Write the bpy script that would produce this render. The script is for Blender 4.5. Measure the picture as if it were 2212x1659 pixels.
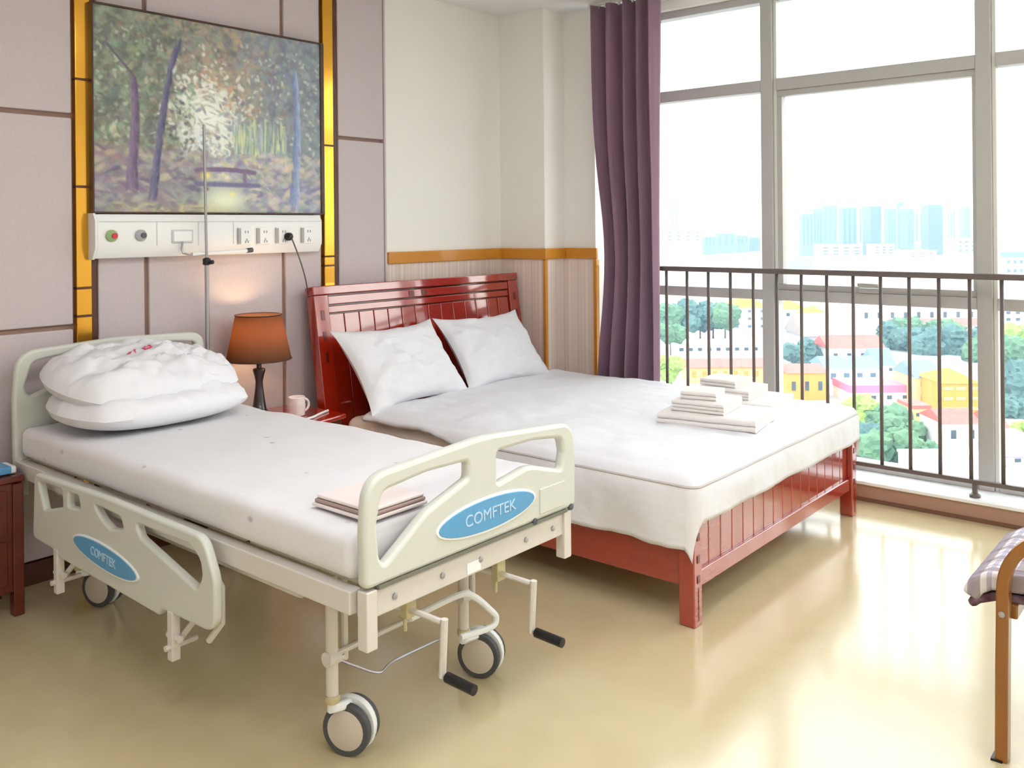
import bpy, bmesh, math, random
import numpy as np
from mathutils import Vector, Matrix, noise as mnoise

for o in list(bpy.data.objects):
    bpy.data.objects.remove(o, do_unlink=True)
sc = bpy.context.scene
COL = sc.collection
PI = math.pi
R_ = math.radians

# ------------------------------------------------------------------ camera
F_PX, CY_PX = 1941.17, 490.48
ROLL, YAW = math.radians(.5276), math.radians(40.163)
CAM = Vector((-4.7782, -3.9484, 1.45))
fwd = Vector((math.cos(YAW), math.sin(YAW), 0))
rgt = Vector((math.sin(YAW), -math.cos(YAW), 0))
upv = Vector((0, 0, 1))
rc = math.cos(ROLL) * rgt - math.sin(ROLL) * upv
uc = math.sin(ROLL) * rgt + math.cos(ROLL) * upv
cam_d = bpy.data.cameras.new('camera')
cam = bpy.data.objects.new('camera', cam_d)
COL.objects.link(cam)
M = Matrix((rc, uc, -fwd)).transposed().to_4x4()
M.translation = CAM
cam.matrix_world = M
cam_d.sensor_width = 36.0
cam_d.lens = F_PX / 2212 * 36.0
cam_d.shift_y = -(829.5 - CY_PX) / 2212
cam_d.clip_start = .05
cam_d.clip_end = 6000
sc.camera = cam

# ------------------------------------------------------------------ world, light, exposure
W = bpy.data.worlds.new('world')
sc.world = W
W.use_nodes = True
bg = W.node_tree.nodes['Background']
bg.inputs['Color'].default_value = (.92, .965, 1.0, 1)
bg.inputs['Strength'].default_value = 3.3
sc.view_settings.view_transform = 'Standard'
sc.view_settings.look = 'None'
sc.view_settings.exposure = .74
sc.view_settings.gamma = 1
sc.view_settings.use_curve_mapping = False
cy = sc.cycles
cy.max_bounces = 6; cy.diffuse_bounces = 4; cy.glossy_bounces = 3; cy.transmission_bounces = 4
cy.transparent_max_bounces = 12; cy.volume_bounces = 0
cy.caustics_reflective = False; cy.caustics_refractive = False
cy.adaptive_threshold = .08; cy.adaptive_min_samples = 16; cy.use_light_tree = False

# ------------------------------------------------------------------ helpers
def lin(c):
    r = []
    for v in c[:3]:
        v /= 255.0
        r.append(v / 12.92 if v <= .04045 else ((v + .055) / 1.055) ** 2.4)
    return (r[0], r[1], r[2], 1.0)

MATS = {}
def mat(name, rgb, rough=.5, metal=0, spec=.5, var=None, bump=None, coat=0, stretch=None, sheen=0, trans=0):
    """var=(scale, amount, rgb2)  bump=(scale, strength, distance)"""
    m = bpy.data.materials.new(name)
    m.use_nodes = True
    nt = m.node_tree
    b = nt.nodes['Principled BSDF']
    b.inputs['Base Color'].default_value = lin(rgb)
    b.inputs['Roughness'].default_value = rough
    b.inputs['Metallic'].default_value = metal
    b.inputs['Specular IOR Level'].default_value = spec
    b.inputs['Coat Weight'].default_value = coat
    b.inputs['Coat Roughness'].default_value = .07
    b.inputs['Coat IOR'].default_value = 1.7
    b.inputs['Sheen Weight'].default_value = sheen
    vec = None
    if var or bump:
        tc = nt.nodes.new('ShaderNodeTexCoord')
        mp = nt.nodes.new('ShaderNodeMapping')
        if stretch:
            mp.inputs['Scale'].default_value = stretch
        nt.links.new(tc.outputs['Object'], mp.inputs['Vector'])
        vec = mp.outputs['Vector']
    if var:
        n = nt.nodes.new('ShaderNodeTexNoise')
        n.inputs['Scale'].default_value = var[0]
        n.inputs['Detail'].default_value = 4
        nt.links.new(vec, n.inputs['Vector'])
        r = nt.nodes.new('ShaderNodeValToRGB')
        r.color_ramp.elements[0].position = .5 - var[1]
        r.color_ramp.elements[1].position = .5 + var[1]
        r.color_ramp.elements[0].color = lin(rgb)
        r.color_ramp.elements[1].color = lin(var[2])
        nt.links.new(n.outputs['Fac'], r.inputs['Fac'])
        nt.links.new(r.outputs['Color'], b.inputs['Base Color'])
    if bump:
        n2 = nt.nodes.new('ShaderNodeTexNoise')
        n2.inputs['Scale'].default_value = bump[0]
        n2.inputs['Detail'].default_value = 3
        nt.links.new(vec, n2.inputs['Vector'])
        bp = nt.nodes.new('ShaderNodeBump')
        bp.inputs['Strength'].default_value = bump[1]
        bp.inputs['Distance'].default_value = bump[2]
        nt.links.new(n2.outputs['Fac'], bp.inputs['Height'])
        nt.links.new(bp.outputs['Normal'], b.inputs['Normal'])
    MATS[name] = m
    return m

BASE = {}
def tag(o, label=None, cat=None, group=None, kind=None):
    if label: o['label'] = label
    if cat: o['category'] = cat
    if group: o['group'] = group
    if kind: o['kind'] = kind
    return o

def thing(name, loc, label=None, cat=None, group=None, kind=None):
    o = bpy.data.objects.new(name, None)
    o.empty_display_size = .1
    o.location = loc
    COL.objects.link(o)
    BASE[o] = Vector(loc)
    return tag(o, label, cat, group, kind)

def link_mesh(name, me, m, parent=None, base=None, bevel=0, smooth=True, subsurf=0, seg=2):
    o = bpy.data.objects.new(name, me)
    COL.objects.link(o)
    if m is not None:
        me.materials.clear()
        me.materials.append(m)
    b = BASE.get(parent) if parent is not None else base
    if parent is not None:
        o.parent = parent
        BASE[o] = b if b is not None else Vector((0, 0, 0))
        if b is not None:
            me.transform(Matrix.Translation(-b))
    else:
        if b is None:
            xs = [v.co for v in me.vertices]
            mn = Vector([min(c[i] for c in xs) for i in range(3)])
            mx = Vector([max(c[i] for c in xs) for i in range(3)])
            b = Vector(((mn.x + mx.x) / 2, (mn.y + mx.y) / 2, mn.z))
        b = Vector(b)
        me.transform(Matrix.Translation(-b))
        o.location = b
        BASE[o] = b
    # a part of a part sits in the same frame as its parent mesh
    if parent is not None and parent.type == 'MESH':
        pass
    if smooth:
        for p in me.polygons:
            p.use_smooth = True
    if bevel:
        md = o.modifiers.new('bevel', 'BEVEL')
        md.width = bevel
        md.segments = seg
        md.limit_method = 'ANGLE'
        md.angle_limit = math.radians(40)
        md.harden_normals = True
    if subsurf:
        md = o.modifiers.new('subsurf', 'SUBSURF')
        md.levels = md.render_levels = subsurf
    if smooth and not subsurf:
        try:
            me.set_sharp_from_angle(angle=math.radians(40))
        except Exception:
            pass
    return o

class MB:
    def __init__(s):
        s.v = []; s.f = []
    def add(s, vs, fs, mtx=None):
        n = len(s.v)
        for v in vs:
            v = Vector(v)
            s.v.append(mtx @ v if mtx is not None else v)
        s.f += [tuple(i + n for i in f) for f in fs]
        return s
    def box(s, x0, x1, y0, y1, z0, z1, mtx=None):
        vs = [(x, y, z) for x in (x0, x1) for y in (y0, y1) for z in (z0, z1)]
        fs = [(0, 1, 3, 2), (4, 6, 7, 5), (0, 4, 5, 1), (2, 3, 7, 6), (0, 2, 6, 4), (1, 5, 7, 3)]
        return s.add(vs, fs, mtx)
    def cbox(s, c, d, mtx=None):
        return s.box(c[0]-d[0]/2, c[0]+d[0]/2, c[1]-d[1]/2, c[1]+d[1]/2, c[2]-d[2]/2, c[2]+d[2]/2, mtx)
    def tube(s, pts, r, n=10, cap=True):
        P = [Vector(p) for p in pts]
        rr = r if isinstance(r, (list, tuple)) else [r] * len(P)
        rings = []
        up = None
        for i, p in enumerate(P):
            if i == 0: t = P[1] - P[0]
            elif i == len(P) - 1: t = P[-1] - P[-2]
            else: t = (P[i+1] - P[i]).normalized() + (P[i] - P[i-1]).normalized()
            t.normalize()
            if up is None:
                up = Vector((0, 0, 1)) if abs(t.z) < .9 else Vector((1, 0, 0))
            a = t.cross(up).normalized()
            b = a.cross(t).normalized()
            up = b
            rings.append([p + rr[i] * (math.cos(2*PI*k/n) * a + math.sin(2*PI*k/n) * b) for k in range(n)])
        vs = [q for ring in rings for q in ring]
        fs = []
        for i in range(len(P) - 1):
            for k in range(n):
                fs.append((i*n + k, i*n + (k+1) % n, (i+1)*n + (k+1) % n, (i+1)*n + k))
        if cap:
            fs.append(tuple(range(n - 1, -1, -1)))
            fs.append(tuple((len(P)-1)*n + k for k in range(n)))
        return s.add(vs, fs)
    def lathe(s, prof, c, n=32, axis='Z', mtx=None):
        """prof = [(r, h)...] along axis from centre c"""
        vs = []; fs = []
        for r, h in prof:
            for k in range(n):
                a = 2*PI*k/n
                u, w = r*math.cos(a), r*math.sin(a)
                if axis == 'Z': p = (u, w, h)
                elif axis == 'Y': p = (u, h, -w)
                else: p = (h, u, w)
                vs.append(Vector(p) + Vector(c))
        for i in range(len(prof) - 1):
            for k in range(n):
                fs.append((i*n + k, i*n + (k+1) % n, (i+1)*n + (k+1) % n, (i+1)*n + k))
        if prof[0][0] > 1e-6: fs.append(tuple(range(n - 1, -1, -1)))
        if prof[-1][0] > 1e-6: fs.append(tuple((len(prof)-1)*n + k for k in range(n)))
        return s.add(vs, fs, mtx)
    def prism(s, outline, mtx, t):
        """outline in local xy, extruded 0..t along local z"""
        n = len(outline)
        vs = [(x, y, 0) for x, y in outline] + [(x, y, t) for x, y in outline]
        fs = [tuple(range(n - 1, -1, -1)), tuple(range(n, 2*n))]
        fs += [(i, (i+1) % n, n + (i+1) % n, n + i) for i in range(n)]
        return s.add(vs, fs, mtx)
    def mesh(s, name):
        me = bpy.data.meshes.new(name)
        me.from_pydata([tuple(v) for v in s.v], [], s.f)
        me.validate()
        bm = bmesh.new(); bm.from_mesh(me)
        bmesh.ops.recalc_face_normals(bm, faces=bm.faces)
        bm.to_mesh(me); bm.free()
        return me
    def build(s, name, m, parent=None, **k):
        return link_mesh(name, s.mesh(name), m, parent, **k)

def arc_poly(pts, seg=6):
    """pts = [(x, y, radius)...] -> polygon with rounded corners"""
    out = []
    n = len(pts)
    for i in range(n):
        p = Vector(pts[i][:2]); r = pts[i][2]
        a = Vector(pts[i-1][:2]); b = Vector(pts[(i+1) % n][:2])
        if r <= 0:
            out.append(tuple(p)); continue
        u = (a - p).normalized(); w = (b - p).normalized()
        ang = math.acos(max(-1, min(1, u.dot(w))))
        d = r / math.tan(ang / 2)
        d = min(d, (a-p).length * .49, (b-p).length * .49)
        p0 = p + u*d; p1 = p + w*d
        for k in range(seg + 1):
            t = k / seg
            q = (1-t)**2 * p0 + 2*t*(1-t) * p + t*t * p1
            out.append((q.x, q.y))
    return out

def curve_mesh(name, loops, thick, bev, mtx):
    cu = bpy.data.curves.new(name, 'CURVE')
    cu.dimensions = '2D'
    cu.fill_mode = 'BOTH'
    cu.extrude = max(thick/2 - bev, 0)
    cu.bevel_depth = bev
    cu.bevel_resolution = 2
    cu.offset = -bev
    for lp in loops:
        sp = cu.splines.new('POLY')
        sp.points.add(len(lp) - 1)
        for i, (x, y) in enumerate(lp):
            sp.points[i].co = (x, y, 0, 1)
        sp.use_cyclic_u = True
    ob = bpy.data.objects.new(name, cu)
    COL.objects.link(ob)
    dg = bpy.context.evaluated_depsgraph_get()
    me = bpy.data.meshes.new_from_object(ob.evaluated_get(dg))
    bpy.data.objects.remove(ob); bpy.data.curves.remove(cu)
    me.transform(mtx)
    return me

def text_mesh(txt, size, thick, mtx, xscale=1.0, align='CENTER'):
    cu = bpy.data.curves.new('lettering', 'FONT')
    cu.body = txt; cu.size = size; cu.extrude = thick
    cu.align_x = align; cu.align_y = 'CENTER'
    ob = bpy.data.objects.new('lettering', cu)
    COL.objects.link(ob)
    dg = bpy.context.evaluated_depsgraph_get()
    me = bpy.data.meshes.new_from_object(ob.evaluated_get(dg))
    bpy.data.objects.remove(ob); bpy.data.curves.remove(cu)
    me.transform(mtx @ Matrix.Diagonal((xscale, 1, 1, 1)))
    return me

def frame(origin, ex, ey, ez):
    m = Matrix((Vector(ex), Vector(ey), Vector(ez))).transposed().to_4x4()
    m.translation = Vector(origin)
    return m

def fbm(x, y, z=0, o=3):
    return mnoise.fractal(Vector((x, y, z)), 1.0, 2.0, o)

def dup(o, loc, parent=None, rz=None, scale=None, label=None):
    c = o.copy(); COL.objects.link(c)
    c.parent = parent
    if parent is None:
        c.location = loc
        if rz is not None: c.rotation_euler = (0, 0, rz)
        if scale is not None: c.scale = scale
    if label: c['label'] = label
    for ch in o.children:
        dup(ch, None, c)
    return c

# ------------------------------------------------------------------ materials
def floor_material():
    m = mat('floor_vinyl', (207, 191, 153), .2, spec=1.0, var=(9, .25, (202, 186, 147)))
    nt = m.node_tree; b = nt.nodes['Principled BSDF']
    tc = nt.nodes.new('ShaderNodeTexCoord')
    n = nt.nodes.new('ShaderNodeTexNoise'); n.inputs['Scale'].default_value = 2.2
    r = nt.nodes.new('ShaderNodeMapRange')
    r.inputs['To Min'].default_value = .14; r.inputs['To Max'].default_value = .2
    nt.links.new(tc.outputs['Object'], n.inputs['Vector'])
    nt.links.new(n.outputs['Fac'], r.inputs['Value'])
    nt.links.new(r.outputs['Result'], b.inputs['Roughness'])
    return m

def stripe_paper():
    m = mat('striped_wallpaper', (226, 206, 190), .6)
    nt = m.node_tree; b = nt.nodes['Principled BSDF']
    tc = nt.nodes.new('ShaderNodeTexCoord')
    sep = nt.nodes.new('ShaderNodeSeparateXYZ')
    add = nt.nodes.new('ShaderNodeMath'); add.operation = 'ADD'
    w = nt.nodes.new('ShaderNodeTexNoise'); w.noise_dimensions = '1D'
    w.inputs['Scale'].default_value = 45
    r = nt.nodes.new('ShaderNodeValToRGB')
    r.color_ramp.elements[0].position = .35; r.color_ramp.elements[1].position = .65
    r.color_ramp.elements[0].color = lin((228, 208, 196))
    r.color_ramp.elements[1].color = lin((242, 230, 220))
    nt.links.new(tc.outputs['Object'], sep.inputs['Vector'])
    nt.links.new(sep.outputs['X'], add.inputs[0]); nt.links.new(sep.outputs['Y'], add.inputs[1])
    nt.links.new(add.outputs[0], w.inputs['W'])
    nt.links.new(w.outputs['Fac'], r.inputs['Fac'])
    nt.links.new(r.outputs['Color'], b.inputs['Base Color'])
    return m

def plaid():
    m = mat('plaid_fabric', (215, 210, 212), .8)
    nt = m.node_tree; b = nt.nodes['Principled BSDF']
    tc = nt.nodes.new('ShaderNodeTexCoord')
    sep = nt.nodes.new('ShaderNodeSeparateXYZ')
    nt.links.new(tc.outputs['Object'], sep.inputs['Vector'])
    last = None
    for ax, sc_, rgb in (('X', 9, (96, 62, 66)), ('Y', 9, (96, 62, 66)), ('X', 23, (150, 140, 165)), ('Y', 23, (150, 140, 165))):
        mu = nt.nodes.new('ShaderNodeMath'); mu.operation = 'MULTIPLY'; mu.inputs[1].default_value = sc_
        fr = nt.nodes.new('ShaderNodeMath'); fr.operation = 'FRACT'
        lt = nt.nodes.new('ShaderNodeMath'); lt.operation = 'LESS_THAN'; lt.inputs[1].default_value = .3
        mx = nt.nodes.new('ShaderNodeMix'); mx.data_type = 'RGBA'
        ml = nt.nodes.new('ShaderNodeMath'); ml.operation = 'MULTIPLY'; ml.inputs[1].default_value = .6
        nt.links.new(sep.outputs[ax], mu.inputs[0]); nt.links.new(mu.outputs[0], fr.inputs[0])
        nt.links.new(fr.outputs[0], lt.inputs[0]); nt.links.new(lt.outputs[0], ml.inputs[0])
        nt.links.new(ml.outputs[0], mx.inputs['Factor'])
        if last is None: mx.inputs['A'].default_value = lin((222, 216, 216))
        else: nt.links.new(last, mx.inputs['A'])
        mx.inputs['B'].default_value = lin(rgb)
        last = mx.outputs['Result']
    nt.links.new(last, b.inputs['Base Color'])
    return m

def glass():
    m = bpy.data.materials.new('window_glass'); m.use_nodes = True
    nt = m.node_tree; nt.nodes.clear()
    out = nt.nodes.new('ShaderNodeOutputMaterial')
    mix = nt.nodes.new('ShaderNodeMixShader')
    tr = nt.nodes.new('ShaderNodeBsdfTransparent'); tr.inputs['Color'].default_value = (.96, .985, .98, 1)
    gl = nt.nodes.new('ShaderNodeBsdfGlossy'); gl.inputs['Roughness'].default_value = .02
    lw = nt.nodes.new('ShaderNodeLayerWeight'); lw.inputs['Blend'].default_value = .5
    pw_ = nt.nodes.new('ShaderNodeMath'); pw_.operation = 'POWER'; pw_.inputs[1].default_value = 4
    fr = nt.nodes.new('ShaderNodeMath'); fr.operation = 'MULTIPLY_ADD'; fr.inputs[1].default_value = .7; fr.inputs[2].default_value = .025
    nt.links.new(lw.outputs['Facing'], pw_.inputs[0]); nt.links.new(pw_.outputs[0], fr.inputs[0])
    nt.links.new(fr.outputs[0], mix.inputs[0]); nt.links.new(tr.outputs[0], mix.inputs[1])
    nt.links.new(gl.outputs[0], mix.inputs[2]); nt.links.new(mix.outputs[0], out.inputs['Surface'])
    return m

def shade_material():
    m = bpy.data.materials.new('lamp_shade_fabric'); m.use_nodes = True
    nt = m.node_tree; nt.nodes.clear()
    out = nt.nodes.new('ShaderNodeOutputMaterial')
    mix = nt.nodes.new('ShaderNodeMixShader'); mix.inputs[0].default_value = .4
    d = nt.nodes.new('ShaderNodeBsdfDiffuse'); d.inputs['Color'].default_value = lin((136, 100, 80))
    t = nt.nodes.new('ShaderNodeBsdfTranslucent'); t.inputs['Color'].default_value = lin((196, 146, 76))
    nt.links.new(d.outputs[0], mix.inputs[1]); nt.links.new(t.outputs[0], mix.inputs[2])
    nt.links.new(mix.outputs[0], out.inputs['Surface'])
    return m

def emis(name, rgb, s):
    m = bpy.data.materials.new(name); m.use_nodes = True
    b = m.node_tree.nodes['Principled BSDF']
    b.inputs['Base Color'].default_value = lin(rgb)
    b.inputs['Emission Color'].default_value = lin(rgb)
    b.inputs['Emission Strength'].default_value = s
    return m

def sheet_mat():
    m = mat('hospital_sheet', (226, 225, 228), .75, bump=(9, .25, .02))
    nt = m.node_tree; b = nt.nodes['Principled BSDF']
    tc = nt.nodes.new('ShaderNodeTexCoord')
    mp = nt.nodes.new('ShaderNodeMapping'); mp.inputs['Scale'].default_value = (9, 6, 9)
    v = nt.nodes.new('ShaderNodeTexVoronoi'); v.inputs['Scale'].default_value = 1
    r = nt.nodes.new('ShaderNodeValToRGB')
    r.color_ramp.elements[0].position = .04; r.color_ramp.elements[1].position = .10
    r.color_ramp.elements[0].color = lin((186, 186, 196)); r.color_ramp.elements[1].color = lin((226, 225, 228))
    nt.links.new(tc.outputs['Object'], mp.inputs['Vector']); nt.links.new(mp.outputs['Vector'], v.inputs['Vector'])
    nt.links.new(v.outputs['Distance'], r.inputs['Fac']); nt.links.new(r.outputs['Color'], b.inputs['Base Color'])
    return m

mat('wall_paint', (246, 244, 238), .7, bump=(60, .05, .002))
mat('ceiling_paint', (240, 240, 240), .8)
mat('panel_linen', (198, 186, 188), .85, var=(120, .3, (207, 196, 198)), bump=(160, .25, .002))
mat('joint_brown', (150, 118, 104), .6)
mat('brass', (228, 166, 58), .16, metal=.9, var=(3, .3, (232, 172, 70)), stretch=(1, 1, .4))
mat('dark_trim', (84, 44, 30), .4)
mat('honey_wood', (216, 148, 48), .35, coat=.3, var=(4, .3, (206, 136, 40)), stretch=(1, 1, 8))
mat('baseboard', (176, 140, 122), .45)
mat('baseboard_edge', (120, 84, 66), .45)
mat('sill_stone', (246, 248, 248), .3)
mat('alu_frame', (188, 186, 184), .45)
mat('alu_light', (226, 226, 220), .4)
mat('railing_paint', (104, 94, 90), .4)
mat('curtain_cloth', (138, 104, 126), .8, var=(40, .3, (150, 116, 136)), stretch=(1, 1, .02), sheen=.3)
mat('cherry_wood', (170, 32, 6), .2, spec=.5, coat=1, var=(5, .3, (154, 24, 5)), stretch=(1.5, 6, 6))
mat('cherry_dark', (104, 22, 12), .25, coat=.4)
mat('maroon_wood', (88, 22, 16), .25, coat=.4, var=(4, .3, (100, 32, 18)), stretch=(1, 1, 6))
mat('linen_white', (228, 228, 233), .8, bump=(6, .5, .02))
mat('linen_warm', (234, 222, 214), .8, bump=(14, .2, .01))
mat('piping_grey', (196, 190, 188), .7)
mat('towel', (232, 227, 224), .95, bump=(180, .6, .004), sheen=.3)
mat('bed_plastic', (208, 211, 202), .35)
mat('bed_metal', (214, 209, 202), .35)
mat('plate_blue', (92, 160, 206), .35)
mat('letter_pale', (186, 214, 238), .4)
mat('gap_grey', (120, 120, 108), .6)
mat('tyre', (78, 80, 84), .6)
mat('hub', (206, 196, 184), .45)
mat('hood', (238, 242, 244), .35)
mat('black_rubber', (16, 16, 22), .4)
mat('steel', (170, 168, 172), .3, metal=.5)
mat('yellow_zinc', (196, 186, 148), .35, metal=.3)
mat('console_white', (240, 241, 240), .35)
mat('console_line', (204, 206, 208), .4)
mat('socket_grey', (170, 168, 168), .4)
mat('red_mark', (214, 52, 74), .5)
mat('pink_mark', (222, 84, 112), .8)
mat('green_mark', (150, 176, 120), .5)
mat('dark_grey', (84, 88, 96), .5)
mat('lamp_base', (44, 30, 40), .3, coat=.4)
mat('ceramic', (238, 228, 228), .2)
mat('oak', (150, 94, 26), .3, coat=.4, var=(6, .3, (134, 80, 20)), stretch=(4, 4, .6))
mat('frame_dark', (70, 44, 30), .4)
mat('cloth_pink', (230, 218, 216), .8)
mat('cloth_edge', (168, 144, 138), .8)
mat('deck', (214, 208, 190), .5)
MATS['floor'] = floor_material()
MATS['paper'] = stripe_paper()
MATS['plaid'] = plaid()
MATS['glass'] = glass()
MATS['shade'] = shade_material()
MATS['sheet'] = sheet_mat()
MATS['cherry_wood'].node_tree.nodes['Principled BSDF'].inputs['Coat IOR'].default_value = 2.0
G = MATS

# ================================================================== SETTING
XL, YB, H = -5.9, -6.2, 2.86          # left wall, wall behind the camera, ceiling
XW = .30                               # outer window plane
def struct(name, mb, m, parent=None, **k):
    o = mb.build(name, m, parent, smooth=False, **k)
    if parent is None: o['kind'] = 'structure'
    return o
struct('floor', MB().box(XL - .1, XW + .1, YB - .1, .1, -.12, 0), G['floor'])
ceil = struct('ceiling', MB().box(XL - .1, XW + .1, YB - .1, .1, H, H + .12), G['ceiling_paint'])
wall_back = struct('wall_back', MB().box(XL - .1, XW + .1, 0, .12, 0, H), G['wall_paint'])
struct('wall_left', MB().box(XL - .12, XL, YB, 0, 0, H), G['wall_paint'])
struct('wall_front', MB().box(XL - .1, XW + .1, YB - .12, YB, 0, H), G['wall_paint'])
wall_right = struct('wall_right', MB().box(-.215, XW, -.374, 0, 0, H), G['wall_paint'])
struct('pier', MB().box(0, XW, -.62, -.374, 0, H), G['wall_paint'], wall_right)
struct('lintel', MB().box(.16, XW, YB, -.62, 2.80, H), G['wall_paint'], wall_right)
# striped dado paper under the honey coloured rail
struct('dado_paper', MB().box(-1.24, -.215, -.006, 0, .1, 1.245), G['paper'], wall_back)
struct('dado_paper', MB().box(-.221, -.215, -.374, 0, .1, 1.245), G['paper'], wall_right)
struct('dado_paper', MB().box(-.215, 0, -.38, -.374, .1, 1.245), G['paper'], wall_right)
struct('dado_paper', MB().box(-.006, 0, -.62, -.38, .1, 1.245), G['paper'], wall_right)
# dado rail
struct('trim_1', MB().box(-1.24, -.215, -.022, 0, 1.24, 1.31), G['honey_wood'], bevel=.005)
tr2 = thing('trim_2', (-.215, -.3, 1.24), kind='structure')
for b in ((-.237, -.215, -.396, 0), (-.215, 0, -.396, -.374), (-.022, 0, -.64, -.396)):
    struct('dado_rail', MB().box(b[0], b[1], b[2], b[3], 1.24, 1.31), G['honey_wood'], tr2, bevel=.005)
struct('corner_bead', MB().box(-.235, -.212, -.394, -.37, .08, 1.24), G['honey_wood'], tr2, bevel=.005)
struct('corner_bead', MB().box(-.03, .005, -.645, -.618, .08, 1.24), G['honey_wood'], tr2, bevel=.005)

# upholstered panels on the headboard wall
def panel(x0, x1, z0, z1, y0=-.05):
    g = .004
    o = MB().box(x0 + g, x1 - g, y0, -.012, z0 + g, z1 - g).build('upholstered_panel', G['panel_linen'], wall_back, bevel=.006)
    return o
struct('panel_backing', MB().box(XL, -1.286, -.03, 0, 0, H), G['joint_brown'], wall_back)
ZJ = (1.043, 1.942)
for (x0, x1) in ((-4.86, -3.956), (-5.9, -4.866), (-3.95, -3.056)):
    for (z0, z1) in ((.09, ZJ[0] - .006), (ZJ[0] + .006, ZJ[1] - .006), (ZJ[1] + .006, H)):
        panel(x0, x1, z0, z1)
for (x0, x1) in ((-2.955, -2.735), (-2.722, -1.992), (-1.979, -1.742)):
    panel(x0, x1, .09, H, -.045)
for (z0, z1) in ((.09, ZJ[0] - .006), (ZJ[0] + .006, 1.945), (1.955, H)):
    panel(-1.632, -1.294, z0, z1)
struct('panel_edge', MB().box(-1.296, -1.284, -.054, 0, .09, H), G['panel_linen'], wall_back)
def strip(x0, x1, zs, edge):
    for z0, z1 in zip(zs[:-1], zs[1:]):
        MB().box(x0, x1, -.062, -.01, z0 + .003, z1 - .003).build('brass_strip', G['brass'], wall_back, bevel=.004)
        MB().box(x0, x1, -.060, -.012, z1 - .004, z1 + .004).build('strip_joint', G['dark_trim'], wall_back)
    MB().box(edge[0], edge[1], -.056, -.01, .09, H).build('shadow_bead', G['dark_trim'], wall_back)
strip(-3.05, -2.985, (.09, 1.085, 1.205, 1.64, 2.10, H), (-2.985, -2.962))
strip(-1.735, -1.668, (.09, 1.25, 1.30, 1.90, H), (-1.668, -1.640))
bb = struct('baseboard_back', MB().box(XL, -1.29, -.058, -.03, 0, .09), G['dark_trim'])
MB().box(-1.29, -.22, -.02, 0, 0, .09).build('skirting', G['dark_trim'], bb, smooth=False)

# window kerb, sill and frames
kerb = struct('baseboard_right', MB().box(0, XW + .02, YB, -.62, 0, .085), G['baseboard'])
struct('floor_bead', MB().box(-.012, 0, YB, -.62, 0, .018), G['baseboard_edge'], kerb)
struct('window_sill', MB().box(-.012, XW + .02, YB, -.62, .085, .103), G['sill_stone'], kerb, bevel=.004)
XF0, XF1 = .20, .29
YM = [-.62, -1.70, -2.849, -3.998, -5.147, -6.18]
win_labels = 0
win = thing('window_1', (.25, -2.3, .103), kind='structure')
for i, y in enumerate(YM):
    MB().box(XF0, XF1, y - .036, y + .036, .103, 2.80).build('mullion', G['alu_frame'], win, bevel=.004)
    if 0 < i < 5:
        MB().box(XF0 + .02, XF1 - .01, y - .056, y - .036, .103, 2.80).build('mullion_cover', G['alu_light'], win, bevel=.003)
for i in range(5):
    ya, yb = YM[i] - .036, YM[i+1] + .036
    sash = (i % 2 == 1)
    ya2 = ya - (.02 if i else 0)
    for z0, z1 in ((2.23, 2.30), (1.01, 1.07), (.103, .150), (2.755, 2.80)):
        MB().box(XF0 + .005, XF1, yb, ya2, z0, z1).build('transom', G['alu_frame'], win, bevel=.004)
    if sash:
        # opening sash with its own frame in this bay
        for (a, b, z0, z1) in ((ya2 - .03, ya2, 1.105, 2.195), (yb, yb + .02, 1.105, 2.195), (yb, ya2, 1.07, 1.105), (yb, ya2, 2.195, 2.23)):
            MB().box(XF0 + .02, XF1 - .01, a, b, z0, z1).build('sash_bar', G['alu_frame'], win, bevel=.003)
        h = MB().box(XF0 - .008, XF0 + .02, (yb+ya2)/2 - .06, (yb+ya2)/2 + .06, 1.072, 1.10)
        h.tube([(XF0 - .012, (yb+ya2)/2 - .05, 1.115), (XF0 - .014, (yb+ya2)/2 + .06, 1.118)], .011)
        h.build('sash_handle', G['alu_frame'], win, bevel=.003)
    for z0, z1 in ((.15, 1.01), (1.07, 2.23), (2.30, 2.755)):
        MB().box(.262, .268, yb - .01, ya2 + .01, z0 - .01, z1 + .01).build('pane', G['glass'], win, smooth=False)

# ================================================================== RAILING
XR = .054
rl = thing('railing', (XR, -2.5, .103), 'dark grey metal balustrade along the window sill', 'railing')
MB().box(XR - .018, XR + .018, YB + .02, -1.08, 1.172, 1.202).build('top_rail', G['railing_paint'], rl, bevel=.006)
MB().box(XR - .014, XR + .014, YB + .02, -.70, .168, .190).build('bottom_rail', G['railing_paint'], rl, bevel=.004)
MB().box(XR - .018, XR + .018, -1.08, -.66, 1.172, 1.202).build('top_rail', G['railing_paint'], rl, bevel=.006)
bal = None
for i in range(38):
    y = -1.109 - .1421 * (i - 3)
    if y < YB + .1: break
    if bal is None:
        bal = MB().tube([(XR, 0, .186), (XR, 0, 1.175)], .0095, 8).mesh('baluster')
        bal.transform(Matrix.Translation((-XR, 0, -.103)))
        for p in bal.polygons: p.use_smooth = True
        bal.materials.append(G['railing_paint'])
    o = bpy.data.objects.new('baluster', bal); COL.objects.link(o)
    o.parent = rl; o.location = (0, y + 2.5, 0)
for y in (-.75, -1.75, -2.83, -3.9, -4.95):
    MB().tube([(XR, y, .103), (XR, y, .170)], .013, 10).lathe([(.026, 0), (.026, .012), (.014, .02)], (XR, y, .103), 16).build('foot', G['railing_paint'], rl)

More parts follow.
